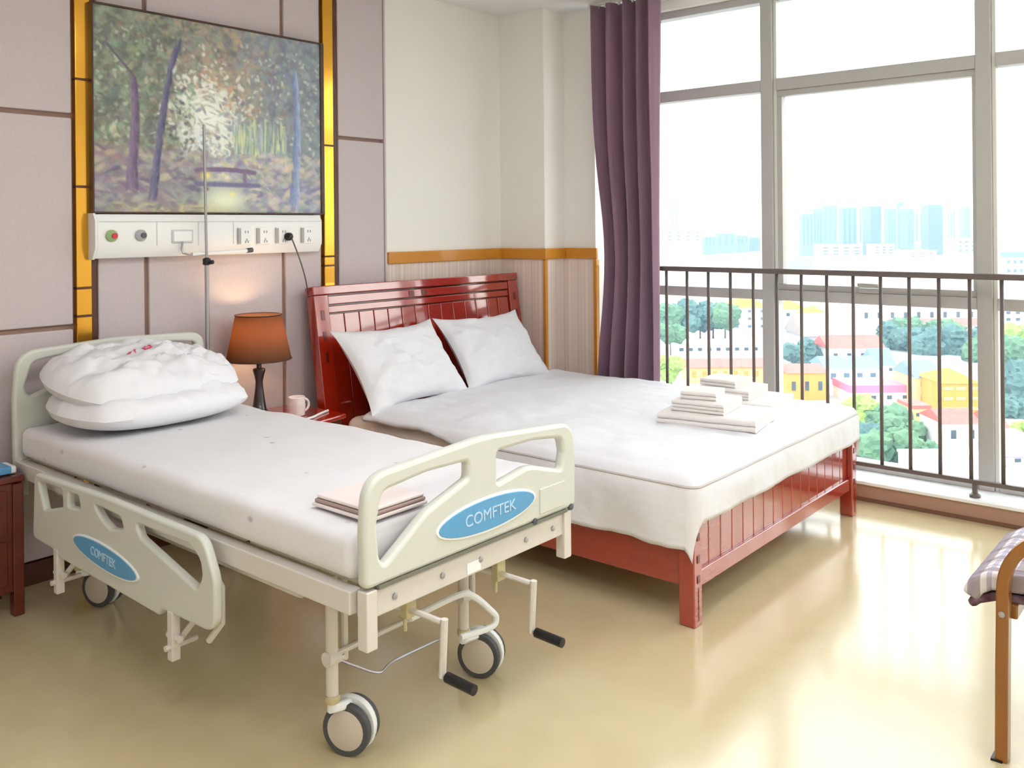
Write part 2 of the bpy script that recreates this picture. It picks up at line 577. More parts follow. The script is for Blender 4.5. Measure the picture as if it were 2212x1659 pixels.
# ================================================================== CURTAIN
def curtain():
    me_v = []; fs = []
    nz, ny = 26, 160
    for iz in range(nz):
        t = iz / (nz - 1)
        z = .03 + t * 2.80
        # gathered a little around dado height
        pinch = math.exp(-((z - 1.25) / .55) ** 2)
        y0 = -.665 - .085 * pinch - .02 * (1-t)
        y1 = -1.165
        for iy in range(ny):
            s = iy / (ny - 1)
            y = y0 + (y1 - y0) * s
            a = .056 * (1 - .2 * t)
            ph = 2*PI*(5.2*s + .22*math.sin(5*s + 1.2*t))
            x = -.115 + a * math.sin(ph) + .010 * math.sin(2.3*ph + 1) + .01 * fbm(s*6, t*2)
            me_v.append((x, y + .006*math.cos(ph), z))
    for iz in range(nz - 1):
        for iy in range(ny - 1):
            a = iz*ny + iy
            fs.append((a, a+1, a+ny+1, a+ny))
    o = MB().add(me_v, fs)
    ob = o.build('cloth', G['curtain_cloth'], cu)
    md = ob.modifiers.new('solid', 'SOLIDIFY'); md.thickness = .004
    return ob
cu = thing('curtain', (-.10, -.94, .03), 'plum purple floor-length curtain gathered at the window edge', 'curtain')
curtain()
MB().tube([(-.105, -.66, 2.845), (-.105, -5.9, 2.845)], .012, 8).build('track', G['alu_light'], cu)
for k in range(9):
    MB().box(-.112, -.098, -.74 - k*.05, -.73 - k*.05, 2.815, 2.85).build('hook', G['alu_light'], cu, smooth=False)

# ================================================================== PAINTING
def paint_array(w=260, h=196):
    rng = np.random.RandomState(7)
    yy, xx = np.mgrid[0:h, 0:w]
    u = xx / (w-1); v = yy / (h-1)
    img = np.zeros((h, w, 3))
    def c(*a): return np.array(a, float)
    tl, tr, ml, mr = c(98, 106, 90), c(112, 124, 140), c(120, 132, 112), c(128, 142, 148)
    top = tl*(1-u[..., None]) + tr*u[..., None]
    mid = ml*(1-u[..., None]) + mr*u[..., None]
    img = top*(1-v[..., None]) + mid*v[..., None]
    def blob(cx, cy, rx, ry, col, k=1.0):
        g = np.exp(-(((u-cx)/rx)**2 + ((v-cy)/ry)**2))[..., None] * k
        img[:] = img*(1-g) + c(*col)*g
    def stroke(cx, cy, L, wd, ang, col, k=.8):
        cx *= w; cy *= h; L *= w; wd *= w
        R = int(max(L, wd) * 1.6 + 2)
        x0, x1 = max(0, int(cx-R)), min(w, int(cx+R)); y0, y1 = max(0, int(cy-R)), min(h, int(cy+R))
        if x1 <= x0 or y1 <= y0: return
        dx = xx[y0:y1, x0:x1]-cx; dy = yy[y0:y1, x0:x1]-cy
        a = dx*math.cos(ang)+dy*math.sin(ang); b = -dx*math.sin(ang)+dy*math.cos(ang)
        g = np.clip(1.35-((a/L)**2+(b/wd)**2), 0, 1)[..., None]*k
        img[y0:y1, x0:x1] = img[y0:y1, x0:x1]*(1-g)+c(*col)*g
    blob(.56, .3, .16, .14, (168, 146, 118), .8)
    blob(.46, .50, .17, .22, (236, 240, 228), 1)
    blob(.42, .66, .12, .12, (214, 226, 240), .9)
    blob(.52, .66, .08, .10, (232, 236, 214), .8)
    blob(.08, .58, .05, .05, (216, 226, 200), .8)
    # foliage strokes
    pal_l = [(92, 100, 84), (120, 130, 104), (84, 88, 92), (136, 146, 118), (112, 140, 116), (150, 154, 120), (100, 90, 104), (134, 168, 142)]
    pal_m = [(170, 144, 112), (190, 156, 116), (140, 128, 118), (128, 136, 120), (150, 150, 130), (120, 112, 124), (196, 150, 120)]
    pal_r = [(110, 122, 142), (128, 138, 150), (108, 134, 138), (140, 150, 138), (120, 116, 142), (150, 162, 158), (132, 154, 168)]
    for _ in range(3600):
        x, y = rng.rand(), rng.rand()*.68
        d = ((x-.45)/.14)**2 + ((y-.52)/.24)**2
        if d < 1 and rng.rand() > .06: continue
        pal = pal_l if x < .33+.1*rng.randn() else (pal_m if x < .62+.1*rng.randn() else pal_r)
        col = np.array(pal[rng.randint(len(pal))])+rng.randn(3)*7
        stroke(x, y, .008+.022*rng.rand(), .005+.009*rng.rand(), rng.rand()*3.1, col.mean()+(col-col.mean())*.75, .5)
    # ragged edge of the clearing, gaps of sky and dark masses in the crowns
    for _ in range(420):
        a = rng.rand()*2*PI; q = .92+.22*rng.randn()
        x = .46+.15*q*math.cos(a); y = .50+.22*q*math.sin(a)
        pal = pal_l if x < .40 else (pal_m if y < .45 else pal_r)
        col = np.array(pal[rng.randint(len(pal))])
        stroke(x, y, .006+.014*rng.rand(), .004+.006*rng.rand(), rng.rand()*3.1, col if rng.rand() < .6 else (226, 230, 220), .7)
    for _ in range(260):
        x, y = rng.rand(), .08+.6*rng.rand()
        stroke(x, y, .005+.008*rng.rand(), .004+.004*rng.rand(), rng.rand()*3, (206, 212, 196) if x > .3 else (182, 200, 166), .6)
    for _ in range(60):
        x, y = rng.rand(), .05+.55*rng.rand()
        if abs(x-.46) < .17 and abs(y-.5) < .25: continue
        stroke(x, y, .02+.03*rng.rand(), .012+.015*rng.rand(), rng.rand()*3, (78, 84, 84) if x < .6 else (92, 100, 122), .35)
    # fir-like bright streaks in the glow
    for k in range(60):
        y = .30+.3*rng.rand(); x = .45+(y-.22)*.30*rng.randn()*.6
        stroke(x, y, .02, .004, .3*np.sign(x-.45), (232, 236, 226) if rng.rand() > .45 else (168, 176, 160), .7)
    # thin vertical trees, right of the glow
    for k in range(190):
        x = .56+.26*rng.rand(); y = .52+.2*rng.rand()
        col = [(150, 178, 156), (188, 200, 150), (132, 156, 160), (212, 216, 166), (120, 150, 140), (168, 176, 190)][rng.randint(6)]
        stroke(x, y, .003+.003*rng.rand(), .02+.03*rng.rand(), 0, col, .75)
    # banks
    blob(.14, .86, .24, .09, (124, 108, 128), .95); blob(.06, .72, .07, .05, (166, 122, 122), .7)
    blob(.82, .90, .22, .08, (136, 136, 164), .95); blob(.80, .76, .16, .05, (206, 190, 160), .8)
    blob(.52, .93, .13, .08, (228, 232, 204), 1); blob(.28, .985, .20, .03, (214, 202, 120), .9)
    blob(.36, .90, .10, .05, (150, 170, 160), .7)
    for _ in range(900):
        x = rng.rand(); y = .68+.32*rng.rand()
        if abs(x-.52) < .11 and y > .84: continue
        pal = [(108, 96, 124), (134, 120, 136), (164, 160, 156), (120, 126, 124), (88, 84, 110), (186, 180, 150), (140, 122, 128)] if x < .45 else \
              [(128, 130, 162), (176, 178, 186), (112, 110, 146), (196, 186, 160), (146, 156, 150), (220, 206, 176)]
        stroke(x, y, .012+.03*rng.rand(), .005+.010*rng.rand(), .5*rng.randn(), np.array(pal[rng.randint(len(pal))])+rng.randn(3)*6, .5)
    # trunks
    for k in range(320):
        t = rng.rand()
        jit = rng.uniform(-1, 1)
        dk = 18*jit+8*rng.randn()
        stroke(.148+.008*math.sin(5*t)+(.013+.010*t*t)*jit, .34+.53*t, .004, .022, 0, (106-dk, 90-dk, 118-dk), .6)
        stroke(.34-.12*t**.6+(.009+.007*t)*jit, .12+.80*t, .004, .022, .16, (88-dk, 88-dk, 120-dk), .6)
        stroke(.865+.01*math.sin(4*t)+(.012+.012*t)*jit, .20+.76*t, .004, .024, 0, (128+1.5*dk, 146+1.5*dk, 186+dk), .5)
    for k in range(24):
        t = k/23
        stroke(.865-.07*t, .30-.14*t, .012, .006, .9, (120, 132, 160), .7)
        stroke(.15-.10*t, .32-.14*t, .012, .005, .9, (90, 84, 100), .7)
    # little bridge over the pond
    for k in range(40):
        t = k/39
        stroke(.40+.26*t, .775-.01*math.sin(PI*t), .012, .010, 0, (112, 96, 126), .9)
        stroke(.40+.28*t, .845, .014, .010, 0, (106, 104, 140), .8)
    blob(.443, .805, .022, .022, (244, 230, 130), 1); blob(.535, .81, .016, .018, (226, 214, 176), 1)
    for k in range(10): stroke(.615, .78+.006*k, .008, .01, 0, (118, 104, 124), .9)
    blob(.447, .875, .008, .010, (120, 90, 80), 1); blob(.56, .90, .012, .012, (230, 226, 120), .8)
    img = 128+(img-128)*.92+26
    return np.clip(img + rng.randn(h, w, 1)*3, 0, 255)

def painting():
    x0, x1, z0, z1, y = -2.985, -1.778, 1.533, 2.430, -.085
    t = thing('painting', ((x0+x1)/2, -.06, z0), 'woodland landscape painting with pond and bridge above the hospital bed', 'painting')
    a = paint_array()
    h, w = a.shape[:2]
    me = bpy.data.meshes.new('canvas')
    vs = [(x0+(x1-x0)*i/(w-1), y, z1+(z0-z1)*j/(h-1)) for j in range(h) for i in range(w)]
    fs = [(j*w+i, (j+1)*w+i, (j+1)*w+i+1, j*w+i+1) for j in range(h-1) for i in range(w-1)]
    n = len(vs)
    # back board gives the canvas its thickness
    vs += [(x0, y, z0), (x1, y, z0), (x1, y, z1), (x0, y, z1), (x0, -.05, z0), (x1, -.05, z0), (x1, -.05, z1), (x0, -.05, z1)]
    for q in ((0, 1, 5, 4), (1, 2, 6, 5), (2, 3, 7, 6), (3, 0, 4, 7), (4, 5, 6, 7)):
        fs.append(tuple(n+k for k in q))
    me.from_pydata(vs, [], fs)
    ca = me.color_attributes.new('paint', 'FLOAT_COLOR', 'POINT')
    b = a.reshape(-1, 3)/255.0
    l = np.where(b <= .04045, b/12.92, ((b+.055)/1.055)**2.4)
    full = np.ones((len(vs), 4)); full[:, :3] = .05
    full[:n, :3] = l
    ca.data.foreach_set('color', full.astype(np.float32).ravel())
    m = mat('oil_paint', (128, 128, 128), .7, spec=.15, bump=(70, .3, .004))
    at = m.node_tree.nodes.new('ShaderNodeAttribute'); at.attribute_name = 'paint'
    m.node_tree.links.new(at.outputs['Color'], m.node_tree.nodes['Principled BSDF'].inputs['Base Color'])
    link_mesh('canvas', me, m, t, smooth=False)
    for (a0, a1, b0, b1) in ((x0-.008, x0, z0-.008, z1+.008), (x1, x1+.022, z0-.008, z1+.008), (x0, x1, z1, z1+.009), (x0, x1, z0-.008, z0)):
        MB().box(a0, a1, -.094, -.05, b0, b1).build('frame_bar', G['frame_dark'], t, bevel=.002)
painting()

# ================================================================== BED HEAD UNIT
def head_unit():
    x0, x1, z0, z1 = -3.0, -1.80, 1.330, 1.522
    t = thing('bed_head_unit', ((x0+x1)/2, -.05, z0), 'long white medical wall console with gas outlets and sockets', 'wall console')
    prof = [(-.045, z0), (-.095, z0), (-.122, z0+.045), (-.122, z1-.03), (-.105, z1), (-.045, z1)]
    b = MB()
    n = len(prof)
    vs = [(x, p[0], p[1]) for x in (x0+.012, x1) for p in prof]
    b.add(vs, [tuple(range(n-1, -1, -1)), tuple(range(n, 2*n))] + [(i, (i+1) % n, n+(i+1) % n, n+i) for i in range(n)])
    b.build('body', G['console_white'], t, bevel=.003)
    MB().add([(x, p[0]*1.0, p[1]) for x in (x0, x0+.011) for p in [(-.045, z0-.004), (-.097, z0-.004), (-.126, z0+.045), (-.126, z1-.028), (-.107, z1+.004), (-.045, z1+.004)]],
             [tuple(range(5, -1, -1)), tuple(range(6, 12))] + [(i, (i+1) % 6, 6+(i+1) % 6, 6+i) for i in range(6)]).build('end_cap', G['console_white'], t, bevel=.002)
    yf = -.122
    for x in (-2.72, -2.515, -2.33):
        MB().box(x-.0015, x+.0015, yf-.002, yf+.004, z0+.05, z1-.035).build('panel_joint', G['console_line'], t, smooth=False)
    MB().box(x0+.02, x1-.005, yf-.003, yf+.003, z1-.034, z1-.031).build('top_groove', G['console_line'], t, smooth=False)
    for x, ma, mb in ((-2.928, 'green_mark', 'red_mark'), (-2.797, 'socket_grey', 'dark_grey')):
        q = MB().lathe([(.026, 0), (.026, -.008), (.020, -.012), (0, -.012)], (x, yf, 1.428), 24, 'Y').build('gas_outlet', G[ma], t)
        MB().lathe([(.012, 0), (.012, -.006), (0, -.006)], (x+.008, yf-.012, 1.428), 20, 'Y').build('outlet_core', G[mb], q)
    # call panel with a little cradle
    c = MB().box(-2.65, -2.545, yf-.006, yf+.004, 1.39, 1.452).build('call_panel', G['console_line'], t, bevel=.004)
    MB().box(-2.642, -2.553, yf-.0085, yf-.004, 1.398, 1.445).build('call_panel_face', G['console_white'], c, bevel=.003)
    for i, x in enumerate((-2.302, -2.195, -2.085, -1.93)):
        s = MB().box(x-.006, x+.070, yf-.005, yf+.004, 1.375, 1.462).build('socket', G['console_white'], t, bevel=.003)
        MB().box(x-.008, x+.010, yf-.009, yf, 1.380, 1.456).build('switch_rocker', G['socket_grey'], s, bevel=.002)
        for (dx, dz) in ((.035, .02), (.050, .02), (.042, -.018), (.036, -.028), (.050, -.028)):
            MB().box(x+dx-.003, x+dx+.003, yf-.0065, yf, 1.418+dz-.006, 1.418+dz+.006).build('socket_hole', G['socket_grey'], s, smooth=False)
head_unit()

# plug + flex running down behind the wooden headboard
pc = thing('power_cord', (-2.02, -.14, 1.412), 'thin grey power cord with black plug hanging from wall console', 'cord')
MB().lathe([(.020, 0), (.020, -.022), (.010, -.034), (0, -.034)], (-2.022, -.127, 1.412), 16, 'Y').build('plug', G['black_rubber'], pc)
pts = []
for k in range(15):
    s = k/14
    pts.append((-2.02+.155*s+.02*math.sin(PI*s), -.160+.075*s-.02*math.sin(PI*s), 1.405-.40*s-.02*math.sin(PI*s)))
MB().tube(pts, .0035, 6).build('flex', G['dark_grey'], pc)

# nurse call handset
nc = thing('nurse_call_handset', (-2.5, -.145, 1.33), 'slim pale grey call handset hanging under the wall console', 'handset')
MB().tube([(-2.60, -.132, 1.395), (-2.612, -.142, 1.365), (-2.61, -.15, 1.345), (-2.585, -.15, 1.338), (-2.56, -.15, 1.338)], .005, 8).build('cord', G['steel'], nc)
MB().tube([(-2.565, -.15, 1.338), (-2.27, -.15, 1.348)], .009, 10).build('handle', G['hood'], nc)
MB().tube([(-2.275, -.15, 1.348), (-2.245, -.15, 1.350)], .012, 10).build('button_end', G['dark_grey'], nc)

# ================================================================== IV POLE
iv = thing('iv_pole', (-2.497, -.16, .46), 'thin steel drip pole standing behind the hospital headboard', 'pole')
MB().tube([(-2.497, -.16, .46), (-2.497, -.16, 1.30)], .010, 10).build('lower_tube', G['steel'], iv)
MB().tube([(-2.497, -.16, 1.28), (-2.505, -.16, 1.94)], .0065, 8).build('upper_tube', G['steel'], iv)
MB().lathe([(.008, .0), (.018, .004), (.018, .03), (.008, .036)], (-2.497, -.16, 1.285), 14).tube([(-2.497, -.17, 1.30), (-2.485, -.195, 1.30)], .010, 8).build('clamp_knob', G['black_rubber'], iv)
MB().box(-2.52, -2.475, -.195, -.15, .455, .475).build('socket', G['steel'], iv, bevel=.003)

# ================================================================== HOSPITAL BED
BX0, BX1, BYF, BYH = -3.36, -2.50, -2.25, -.20
hb = thing('hospital_bed', (-2.93, -1.2, 0), 'cream hospital bed with crank handles, blue oval plates and castors', 'hospital bed')
def board(loops, thick, origin, ex, ey, ez, name, parent, bev=.011, m='bed_plastic'):
    me = curve_mesh(name, loops, thick, bev, frame(origin, ex, ey, ez))
    return link_mesh(name, me, G[m], parent)
def ellipse(cx, cy, rx, ry, n=36, p=2.0):
    out = []
    for k in range(n):
        a = 2*PI*k/n
        ca, sa = math.cos(a), math.sin(a)
        out.append((cx+rx*math.copysign(abs(ca)**(2/p), ca), cy+ry*math.copysign(abs(sa)**(2/p), sa)))
    return out
# frame rails
for x in (BX0, BX1 - .04):
    MB().box(x, x+.04, BYF+.03, BYH-.01, .500, .560).build('side_beam', G['bed_metal'], hb, bevel=.005)
MB().box(BX0+.02, BX1-.02, BYF-.012, BYF+.028, .492, .560).build('foot_beam', G['bed_metal'], hb, bevel=.005)
MB().box(BX0+.02, BX1-.04, BYH-.03, BYH+.01, .500, .560).build('head_beam', G['bed_metal'], hb, bevel=.005)
for (x, y) in ((BX0+.012, BYF-.02), (BX1-.05, BYF-.02), (BX0+.012, BYH-.02), (BX1-.09, BYH-.02)):
    MB().box(x, x+.036, y, y+.036, .418, .565).build('corner_post', G['bed_metal'], hb, bevel=.004)
for x in (-3.25, -3.08, -2.93, -2.73, -2.60):
    MB().lathe([(.008, 0), (.008, -.004), (.004, -.006), (0, -.006)], (x, BYF-.012, .527), 12, 'Y').build('bolt', G['steel'], hb)
MB().box(-2.985, -2.93, BYF-.0145, BYF-.011, .500, .53).build('rating_plate', G['hood'], hb, smooth=False)
# mattress deck in four hinged sections
for (y0, y1) in ((-2.20, -1.72), (-1.70, -1.22), (-1.20, -.92), (-.90, -.25)):
    MB().box(BX0+.05, BX1-.05, y0, y1, .556, .574).build('deck_section', G['deck'], hb, bevel=.004)
# footboard
def footboard():
    o = [(-3.352, .572, .02), (-2.492, .572, .02), (-2.490, .70, .05), (-2.497, .835, .085), (-2.92, .868, .5), (-3.345, .845, .085), (-3.355, .70, .05)]
    h1 = [(-3.305, .64, .03), (-3.29, .618, .012), (-3.27, .63, .02), (-3.14, .715, .1), (-2.985, .765, .012), (-2.985, .812, .012), (-3.14, .815, .2), (-3.295, .800, .035), (-3.312, .72, .05)]
    h2 = [(-2.865, .722, .015), (-2.72, .745, .12), (-2.562, .700, .012), (-2.552, .75, .02), (-2.562, .797, .03), (-2.70, .815, .2), (-2.865, .815, .015)]
    fb = board([arc_poly(o, 8), arc_poly(h1), arc_poly(h2)], .034, (0, BYF-.005, 0), (1, 0, 0), (0, 0, 1), (0, -1, 0), 'footboard', hb)
    board([ellipse(-2.905, .650, .208, .050, p=2.0)], .006, (0, BYF-.0225, 0), (1, 0, 0), (0, 0, 1), (0, -1, 0), 'plate_rim', fb, .002, 'hood')
    board([ellipse(-2.905, .650, .200, .043, p=2.0)], .006, (0, BYF-.0245, 0), (1, 0, 0), (0, 0, 1), (0, -1, 0), 'name_plate', fb, .002, 'plate_blue')
    me = text_mesh('COMFTEK', .045, .0008, frame((-2.90, BYF-.0283, .650), (1, 0, 0), (0, 0, 1), (0, -1, 0)), 1.05)
    link_mesh('lettering', me, G['letter_pale'], fb, smooth=False)
    MB().box(-3.31, -2.54, BYF-.024, BYF-.004, .564, .573).build('lower_gap', G['gap_grey'], fb, smooth=False)
    MB().box(-2.676, -2.55, BYF-.026, BYF-.02, .59, .665).build('card_pocket', G['bed_plastic'], fb, bevel=.002)
    for x in (-2.70, -2.52):
        MB().lathe([(.010, 0), (.010, -.01), (0, -.012)], (x, BYF-.016, .575), 12, 'Y').build('locking_pin', G['dark_grey'], fb)
footboard()
def headboard():
    x0, x1 = -3.362, -2.541
    o = [(x0, .50, .02), (x1, .50, .02), (x1, .80, .05), (x1-.006, .985, .07), (-2.95, 1.000, .5), (x0+.012, .980, .09), (x0-.002, .80, .05)]
    h1 = [(x0+.04, .84, .03), (x0+.055, .80, .02), (-3.16, .85, .05), (-2.995, .90, .02), (-2.995, .955, .02), (-3.14, .955, .2), (x0+.07, .937, .04)]
    h2 = [(-2.86, .86, .02), (-2.74, .875, .1), (x1-.05, .84, .02), (x1-.045, .91, .02), (x1-.055, .945, .02), (-2.72, .956, .2), (-2.86, .955, .02)]
    board([arc_poly(o, 8), arc_poly(h1), arc_poly(h2)], .034, (0, BYH, 0), (1, 0, 0), (0, 0, 1), (0, -1, 0), 'headboard', hb)
headboard()
# side guard, lowered on the near side
def pl(px, py):
    d = fwd + rc*(px-1106)/F_PX - uc*(py-CY_PX)/F_PX
    t = (-3.40-CAM.x)/d.x
    p = CAM + d*t
    return (p.y, p.z)
def side_rail():
    S = 3.318
    def P(l): return [(*pl(x/S, 950+y/S), r) for x, y, r in l]
    o = P([(272, 232, .03), (800, 412, .3), (1480, 690, .07), (1568, 1000, .1), (1572, 1388, .06), (1230, 1225, .02), (1190, 1205, .01), (1165, 1250, .01), (470, 850, .05), (400, 775, .03), (262, 695, .03)])
    h1 = P([(302, 290, .012), (472, 350, .012), (478, 478, .012), (345, 500, .015)])
    h2 = P([(522, 372, .010), (590, 397, .012), (605, 492, .012), (512, 474, .012)])
    h3 = P([(690, 448, .012), (890, 545, .015), (918, 640, .015), (820, 632, .02), (765, 575, .03)])
    h4 = P([(1000, 588, .012), (1385, 742, .05), (1465, 850, .05), (1478, 970, .03), (1440, 1062, .02), (1030, 690, .03)])
    fr = dict(origin=(-3.40, 0, 0), ex=(0, 1, 0), ey=(0, 0, 1), ez=(1, 0, 0))
    sr = board([arc_poly(o, 8)] + [arc_poly(h) for h in (h1, h2, h3, h4)], .028, name='side_guard', parent=hb, bev=.008, **fr)
    (ya, za), (yb, zb) = pl(568/S, 950+700/S), pl(1018/S, 950+975/S)
    cy_, cz = (ya+yb)/2, (za+zb)/2
    sl = math.atan2(za-zb, ya-yb)
    L = math.hypot(ya-yb, za-zb)/2
    ex = Vector((0, -math.cos(sl), -math.sin(sl))); ey = Vector((0, -math.sin(sl), math.cos(sl)))
    kw = dict(ex=ex, ey=ey, ez=(-1, 0, 0))
    board([ellipse(0, 0, L+.012, .043)], .006, (-3.4155, cy_, cz), name='plate_rim', parent=sr, bev=.002, m='hood', **kw)
    board([ellipse(0, 0, L, .037)], .006, (-3.4175, cy_, cz), name='name_plate', parent=sr, bev=.002, m='plate_blue', **kw)
    me = text_mesh('COMFTEK', .040, .0008, frame((-3.4212, cy_, cz), ex, ey, (-1, 0, 0)), .95)
    link_mesh('lettering', me, G['letter_pale'], sr, smooth=False)
    # hanging arms and slide
    for y, zt in ((-.70, .34), (-1.47, .33)):
        MB().box(-3.418, -3.390, y-.014, y+.014, .185, zt).build('guard_arm', G['bed_metal'], sr, bevel=.003)
        MB().tube([(-3.432, y, .225), (-3.33, y, .225)], .009, 8).tube([(-3.40, y-.03, .25), (-3.40, y+.035, .25)], .011, 8).tube([(-3.39, y, .235), (-3.33, y-.06, .34), (-3.33, y-.06, .51)], .010, 8).build('guard_link', G['bed_metal'], sr)
    MB().tube([(-3.385, -1.63, .50), (-3.375, -1.68, .44), (-3.375, -1.68, .34), (-3.385, -1.63, .28)], .010, 8).build('release_loop', G['bed_metal'], sr)
    MB().box(-3.392, -3.365, -1.675, -1.63, .36, .41).build('release_catch', G['black_rubber'], sr, bevel=.004)
side_rail()
# far side guard hidden under the mattress edge: just the lower stiles and tube under the bed
for x in (-3.30, -2.56):
    MB().tube([(x, -.46, .47), (x, -1.95, .47)], .014, 8).build('under_tube', G['bed_metal'], hb)
# legs with castors
def leg(x, y, wx, wy, back):
    MB().tube([(x, y, .17), (x, y, .51)], .017, 12).tube([(x+.052, y+.01, .26), (x+.052, y+.01, .50)], .010, 8).tube([(x, y, .27), (x+.05, y+.01, .27)], .008, 8).tube([(x-.02, y, .285), (x+.02, y, .285)], .021, 10).build('leg', G['bed_metal'], hb)
    MB().lathe([(.020, 0), (.022, .01), (.020, .02)], (x, y, .165), 16).build('leg_collar', G['yellow_zinc'], hb)
    R = .071
    # twin-wheel castor turned towards the side of the bed
    CM = Matrix.Translation((wx, wy, 0)) @ Matrix.Rotation(R_(-68), 4, 'Z')
    c = MB()
    c.lathe([(0, -.010), (R*1.05, -.010), (R*1.10, 0), (R*1.05, .010), (0, .010)], (0, 0, R+.006), 28, 'Y', CM)
    c.tube([(x, y, .175), (x, y, .148), (wx, wy, .130)], [.014, .016, .014], 10)
    cc = c.build('castor', G['hood'], hb)
    for s in (-1, 1):
        MB().lathe([(R*.78, -.011), (R, -.011), (R, .011), (R*.78, .011)], (0, s*.026, R), 32, 'Y', CM).build('tyre', G['tyre'], cc, bevel=.004)
        MB().lathe([(0, -.013), (R*.72, -.013), (R*.80, -.010), (R*.80, .010), (R*.72, .013), (0, .013)], (0, s*.026, R), 28, 'Y', CM).build('wheel_disc', G['hub'], cc)
leg(-3.235, -1.992, -3.163, -1.984, 0)
leg(-2.715, -1.992, -2.617, -1.978, 0)
leg(-3.235, -.48, -3.14, -.47, 1)
leg(-2.66, -.48, -2.60, -.45, 1)
MB().tube([(-3.25, -2.0, .295), (-2.73, -2.0, .30)], .008, 8).build('cross_rod', G['bed_metal'], hb)
# bent brace tube by the far front leg
bp_ = [(-2.98, -2.03, .315), (-2.80, -2.05, .33), (-2.74, -2.06, .31), (-2.68, -2.08, .25), (-2.665, -2.085, .225), (-2.69, -2.085, .205), (-2.80, -2.06, .205)]
def smooth_pts(P, n=6):
    P = [Vector(p) for p in P]; out = []
    for i in range(len(P)-1):
        p0 = P[max(i-1, 0)]; p1 = P[i]; p2 = P[i+1]; p3 = P[min(i+2, len(P)-1)]
        for k in range(n):
            t = k/n
            out.append(.5*((2*p1)+(p2-p0)*t+(2*p0-5*p1+4*p2-p3)*t*t+(3*p1-p0-3*p2+p3)*t**3))
    out.append(P[-1]); return out
MB().tube(smooth_pts(bp_), .010, 8).build('brake_bar', G['hood'], hb)
MB().tube(smooth_pts([(-3.20, -1.95, .26), (-3.12, -1.95, .205), (-3.03, -1.95, .152), (-2.97, -1.95, .165), (-2.76, -1.95, .16)]), .004, 6).build('cable', G['steel'], hb)
# winding screws under the deck and the two cranks
def crank(xc, zc, n):
    r = MB().tube([(xc, -1.25, zc), (xc, -2.20, zc)], .013, 10).tube([(xc, -2.18, zc), (xc, -2.335, zc)], .008, 8)
    r.tube([(xc, -2.345, zc+.010), (xc, -2.335, zc-.14)], .0095, 8)
    cr = r.build('crank', G['bed_metal'], hb)
    MB().tube([(xc, -2.335, zc-.135), (xc, -2.36, zc-.135)], .007, 8).build('spindle', G['steel'], cr)
    MB().tube([(xc, -2.352, zc-.135), (xc, -2.445, zc-.138)], .0135, 12).build('grip', G['black_rubber'], cr)
    MB().box(xc-.018, xc+.018, -2.225, -2.20, zc-.02, .50).tube([(xc-.01, -2.21, zc-.055), (xc-.01, -2.21, zc-.02)], .006, 6).build('crank_bracket', G['yellow_zinc'], cr, bevel=.003)
crank(-3.157, .450, 1)
crank(-2.797, .437, 2)
MB().box(-3.0, -2.84, -1.3, -1.26, .42, .56).build('lift_bracket', G['bed_metal'], hb, bevel=.004)

# mattress in a fitted sheet
def soft_slab(x0, x1, y0, y1, z0, z1, r, m, name, nx=30, ny=60, amp=.004, crown=.0, seed=0):
    """rounded slab with a gently uneven surface"""
    me = bpy.data.meshes.new(name)
    bm = bmesh.new()
    bmesh.ops.create_cube(bm, size=1)
    for v in bm.verts:
        v.co = Vector(((x0+x1)/2+v.co.x*(x1-x0), (y0+y1)/2+v.co.y*(y1-y0), (z0+z1)/2+v.co.z*(z1-z0)))
    bmesh.ops.bevel(bm, geom=bm.edges[:], offset=r, segments=4, profile=.5, affect='EDGES')
    for ax, cnt, a0, a1 in ((0, nx, x0, x1), (1, ny, y0, y1)):
        for k in range(1, cnt):
            no = [0, 0, 0]; no[ax] = 1
            co = [0, 0, 0]; co[ax] = a0+(a1-a0)*k/cnt
            bmesh.ops.bisect_plane(bm, geom=bm.verts[:]+bm.edges[:]+bm.faces[:], plane_co=co, plane_no=no)
    for v in bm.verts:
        u = (v.co.x-x0)/(x1-x0); w = (v.co.y-y0)/(y1-y0)
        n = fbm(v.co.x*5+seed, v.co.y*5, v.co.z*6)
        e = max(0, min(1, 4*u*(1-u)*4*w*(1-w)))
        if v.co.z > (z0+z1)/2:
            v.co.z += crown*e + amp*n
        else:
            v.co.x += amp*n*.6; v.co.y += amp*n*.6
    bm.to_mesh(me); bm.free()
    return link_mesh(name, me, m)
mt = soft_slab(BX0+.012, BX1-.03, BYF+.035, BYH-.03, .575, .690, .030, G['sheet'], 'hospital_mattress', amp=.006, crown=.006)
tag(mt, 'hospital bed mattress in a white sheet with small grey flecks', 'mattress')

